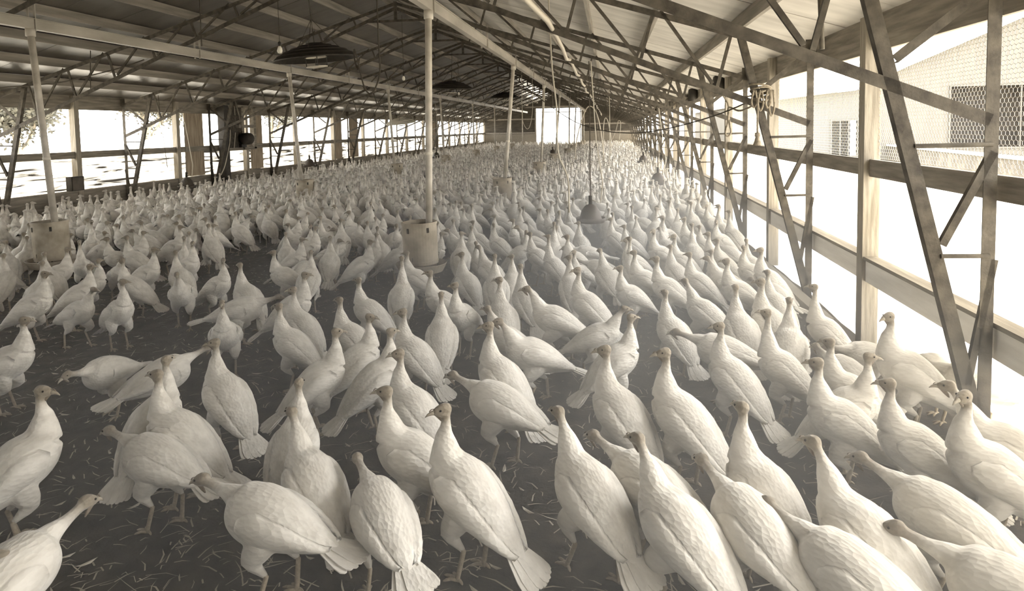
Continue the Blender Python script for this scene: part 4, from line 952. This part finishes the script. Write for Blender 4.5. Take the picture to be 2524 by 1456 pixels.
def place_turkey(x, y, deg, pose, scale, label, group, near):
    a = radians(deg)
    if near:
        S = NEARM[pose]; t = put('turkey', S['body'])
        for q in S['wing']: put('wing', q, t)
        put('tail', S['tail'], t)
        for q in S['leg']: put('leg', q, t)
        put('beak', S['beak'], t); put('wattle', S['wattle'], t)
        for q in S['eye']: put('eye', q, t)
    else: t = put('turkey', MIDM[pose])
    t.location = (x, y, 0); t.rotation_euler = (0, 0, a); t.scale = (scale,) * 3
    return tag(t, label, 'turkey', group)
for x, y, deg, pose, scale, lab in HAND:
    place_turkey(x, y, deg, pose, scale, lab, 'turkeys that stand out in the near flock', hypot(x, y) < 8.5)
def look(deg, pose):
    f = 'facing ' + ('right', 'away rightward', 'away', 'away leftward', 'left', 'towards us leftward', 'towards us', 'towards us rightward')[int((deg + 22.5) % 360 / 45)]
    return f + ('', '', '', ', striding,', ', neck lowered,', ', pecking,', ', neck stretched,')[pose]
def zone(x, y):
    if x > .6: return ('along right wall ', 'before' if y < 7.9 else 'past', ' the rope knot')
    if x > -2.2: return ('right of right feed line ', 'before' if y < 7.9 else 'past', ' first drum')
    if x > -5: return ('left of right feed line ', 'before' if y < 7.9 else 'past', ' first drum')
    if x > -7.5: return ('right of left feed line ', 'before' if y < 7.9 else 'past', ' first drum')
    return ('between left feed line and left wall', '', '')
for x, y, deg, pose, scale in CROWD:
    z = zone(x, y); s = ''.join(z).strip()
    lab = 'white turkey ' + look(deg, pose) + ' ' + s
    if len(lab.split()) > 16: lab = lab.replace('just ', '').replace('the ', '')
    place_turkey(x, y, deg, pose, scale, lab, 'white turkeys ' + s + ', ' + look(deg, pose), hypot(x, y) < 7)

# the rest of the flock, too many to part: one object
rf = random.Random(77); V = []; FI = []; SK = []; off = 0
obst = [(-7.42, 7.89), (-2.3, 7.89)] + [(b_, 7.89 + 7.2 * k) for k, b_ in enumerate(RB)] + [(b_, 7.89 + 7.2 * k) for k, b_ in enumerate(LB)]
taken = [(q[0], q[1]) for q in HAND] + [(q[0], q[1]) for q in CROWD]
y = 4.5
while y < YF - .75:
    sp = .42 if y < 40 else .46
    x = -11.6 + rf.random() * .3
    while x < 1.95:
        px, py = max(-11.6, min(1.86, x + rf.uniform(-.14, .14))), y + rf.uniform(-.14, .14); x += sp
        inview = -1.08 * py - .5 < px < .66 * py + .5
        if hypot(px, py) < NEAR_RADIUS - .05 or not inview: continue
        if any((px - a) ** 2 + (py - c) ** 2 < .16 for a, c in obst): continue
        if any((px - a) ** 2 + (py - c) ** 2 < .1 for a, c in taken if abs(c - py) < .4): continue
        pose = rf.choice([0, 0, 0, 1, 2, 3, 6, 0, 4]); v, f, s = FARM[pose]; a = radians(rf.gauss(150, 70)) if -11.3 < px < 1.6 else radians(rf.choice([90, 270]) + rf.gauss(0, 20)); k = rf.uniform(.9, 1.06)
        R = np.array([[cos(a), -sin(a), 0], [sin(a), cos(a), 0], [0, 0, 1]]) * k
        V.append(v @ R.T + np.array([px, py, 0])); FI += [tuple(i + off for i in q) for q in f]; SK.append(s); off += len(v)
    y += sp * .9
me = bpy.data.meshes.new('turkey_flock'); me.from_pydata(np.concatenate(V).tolist(), [], FI); me.materials.append(M['feather']); me.shade_smooth()
at = me.attributes.new('skin', 'FLOAT', 'POINT'); at.data.foreach_set('value', np.concatenate(SK).astype(np.float32))
tag(stuff(put('turkey_flock', me)), 'dense mass of white turkeys filling the barn to the far door', 'turkeys')
print('flock birds', len(V), 'faces', len(FI))
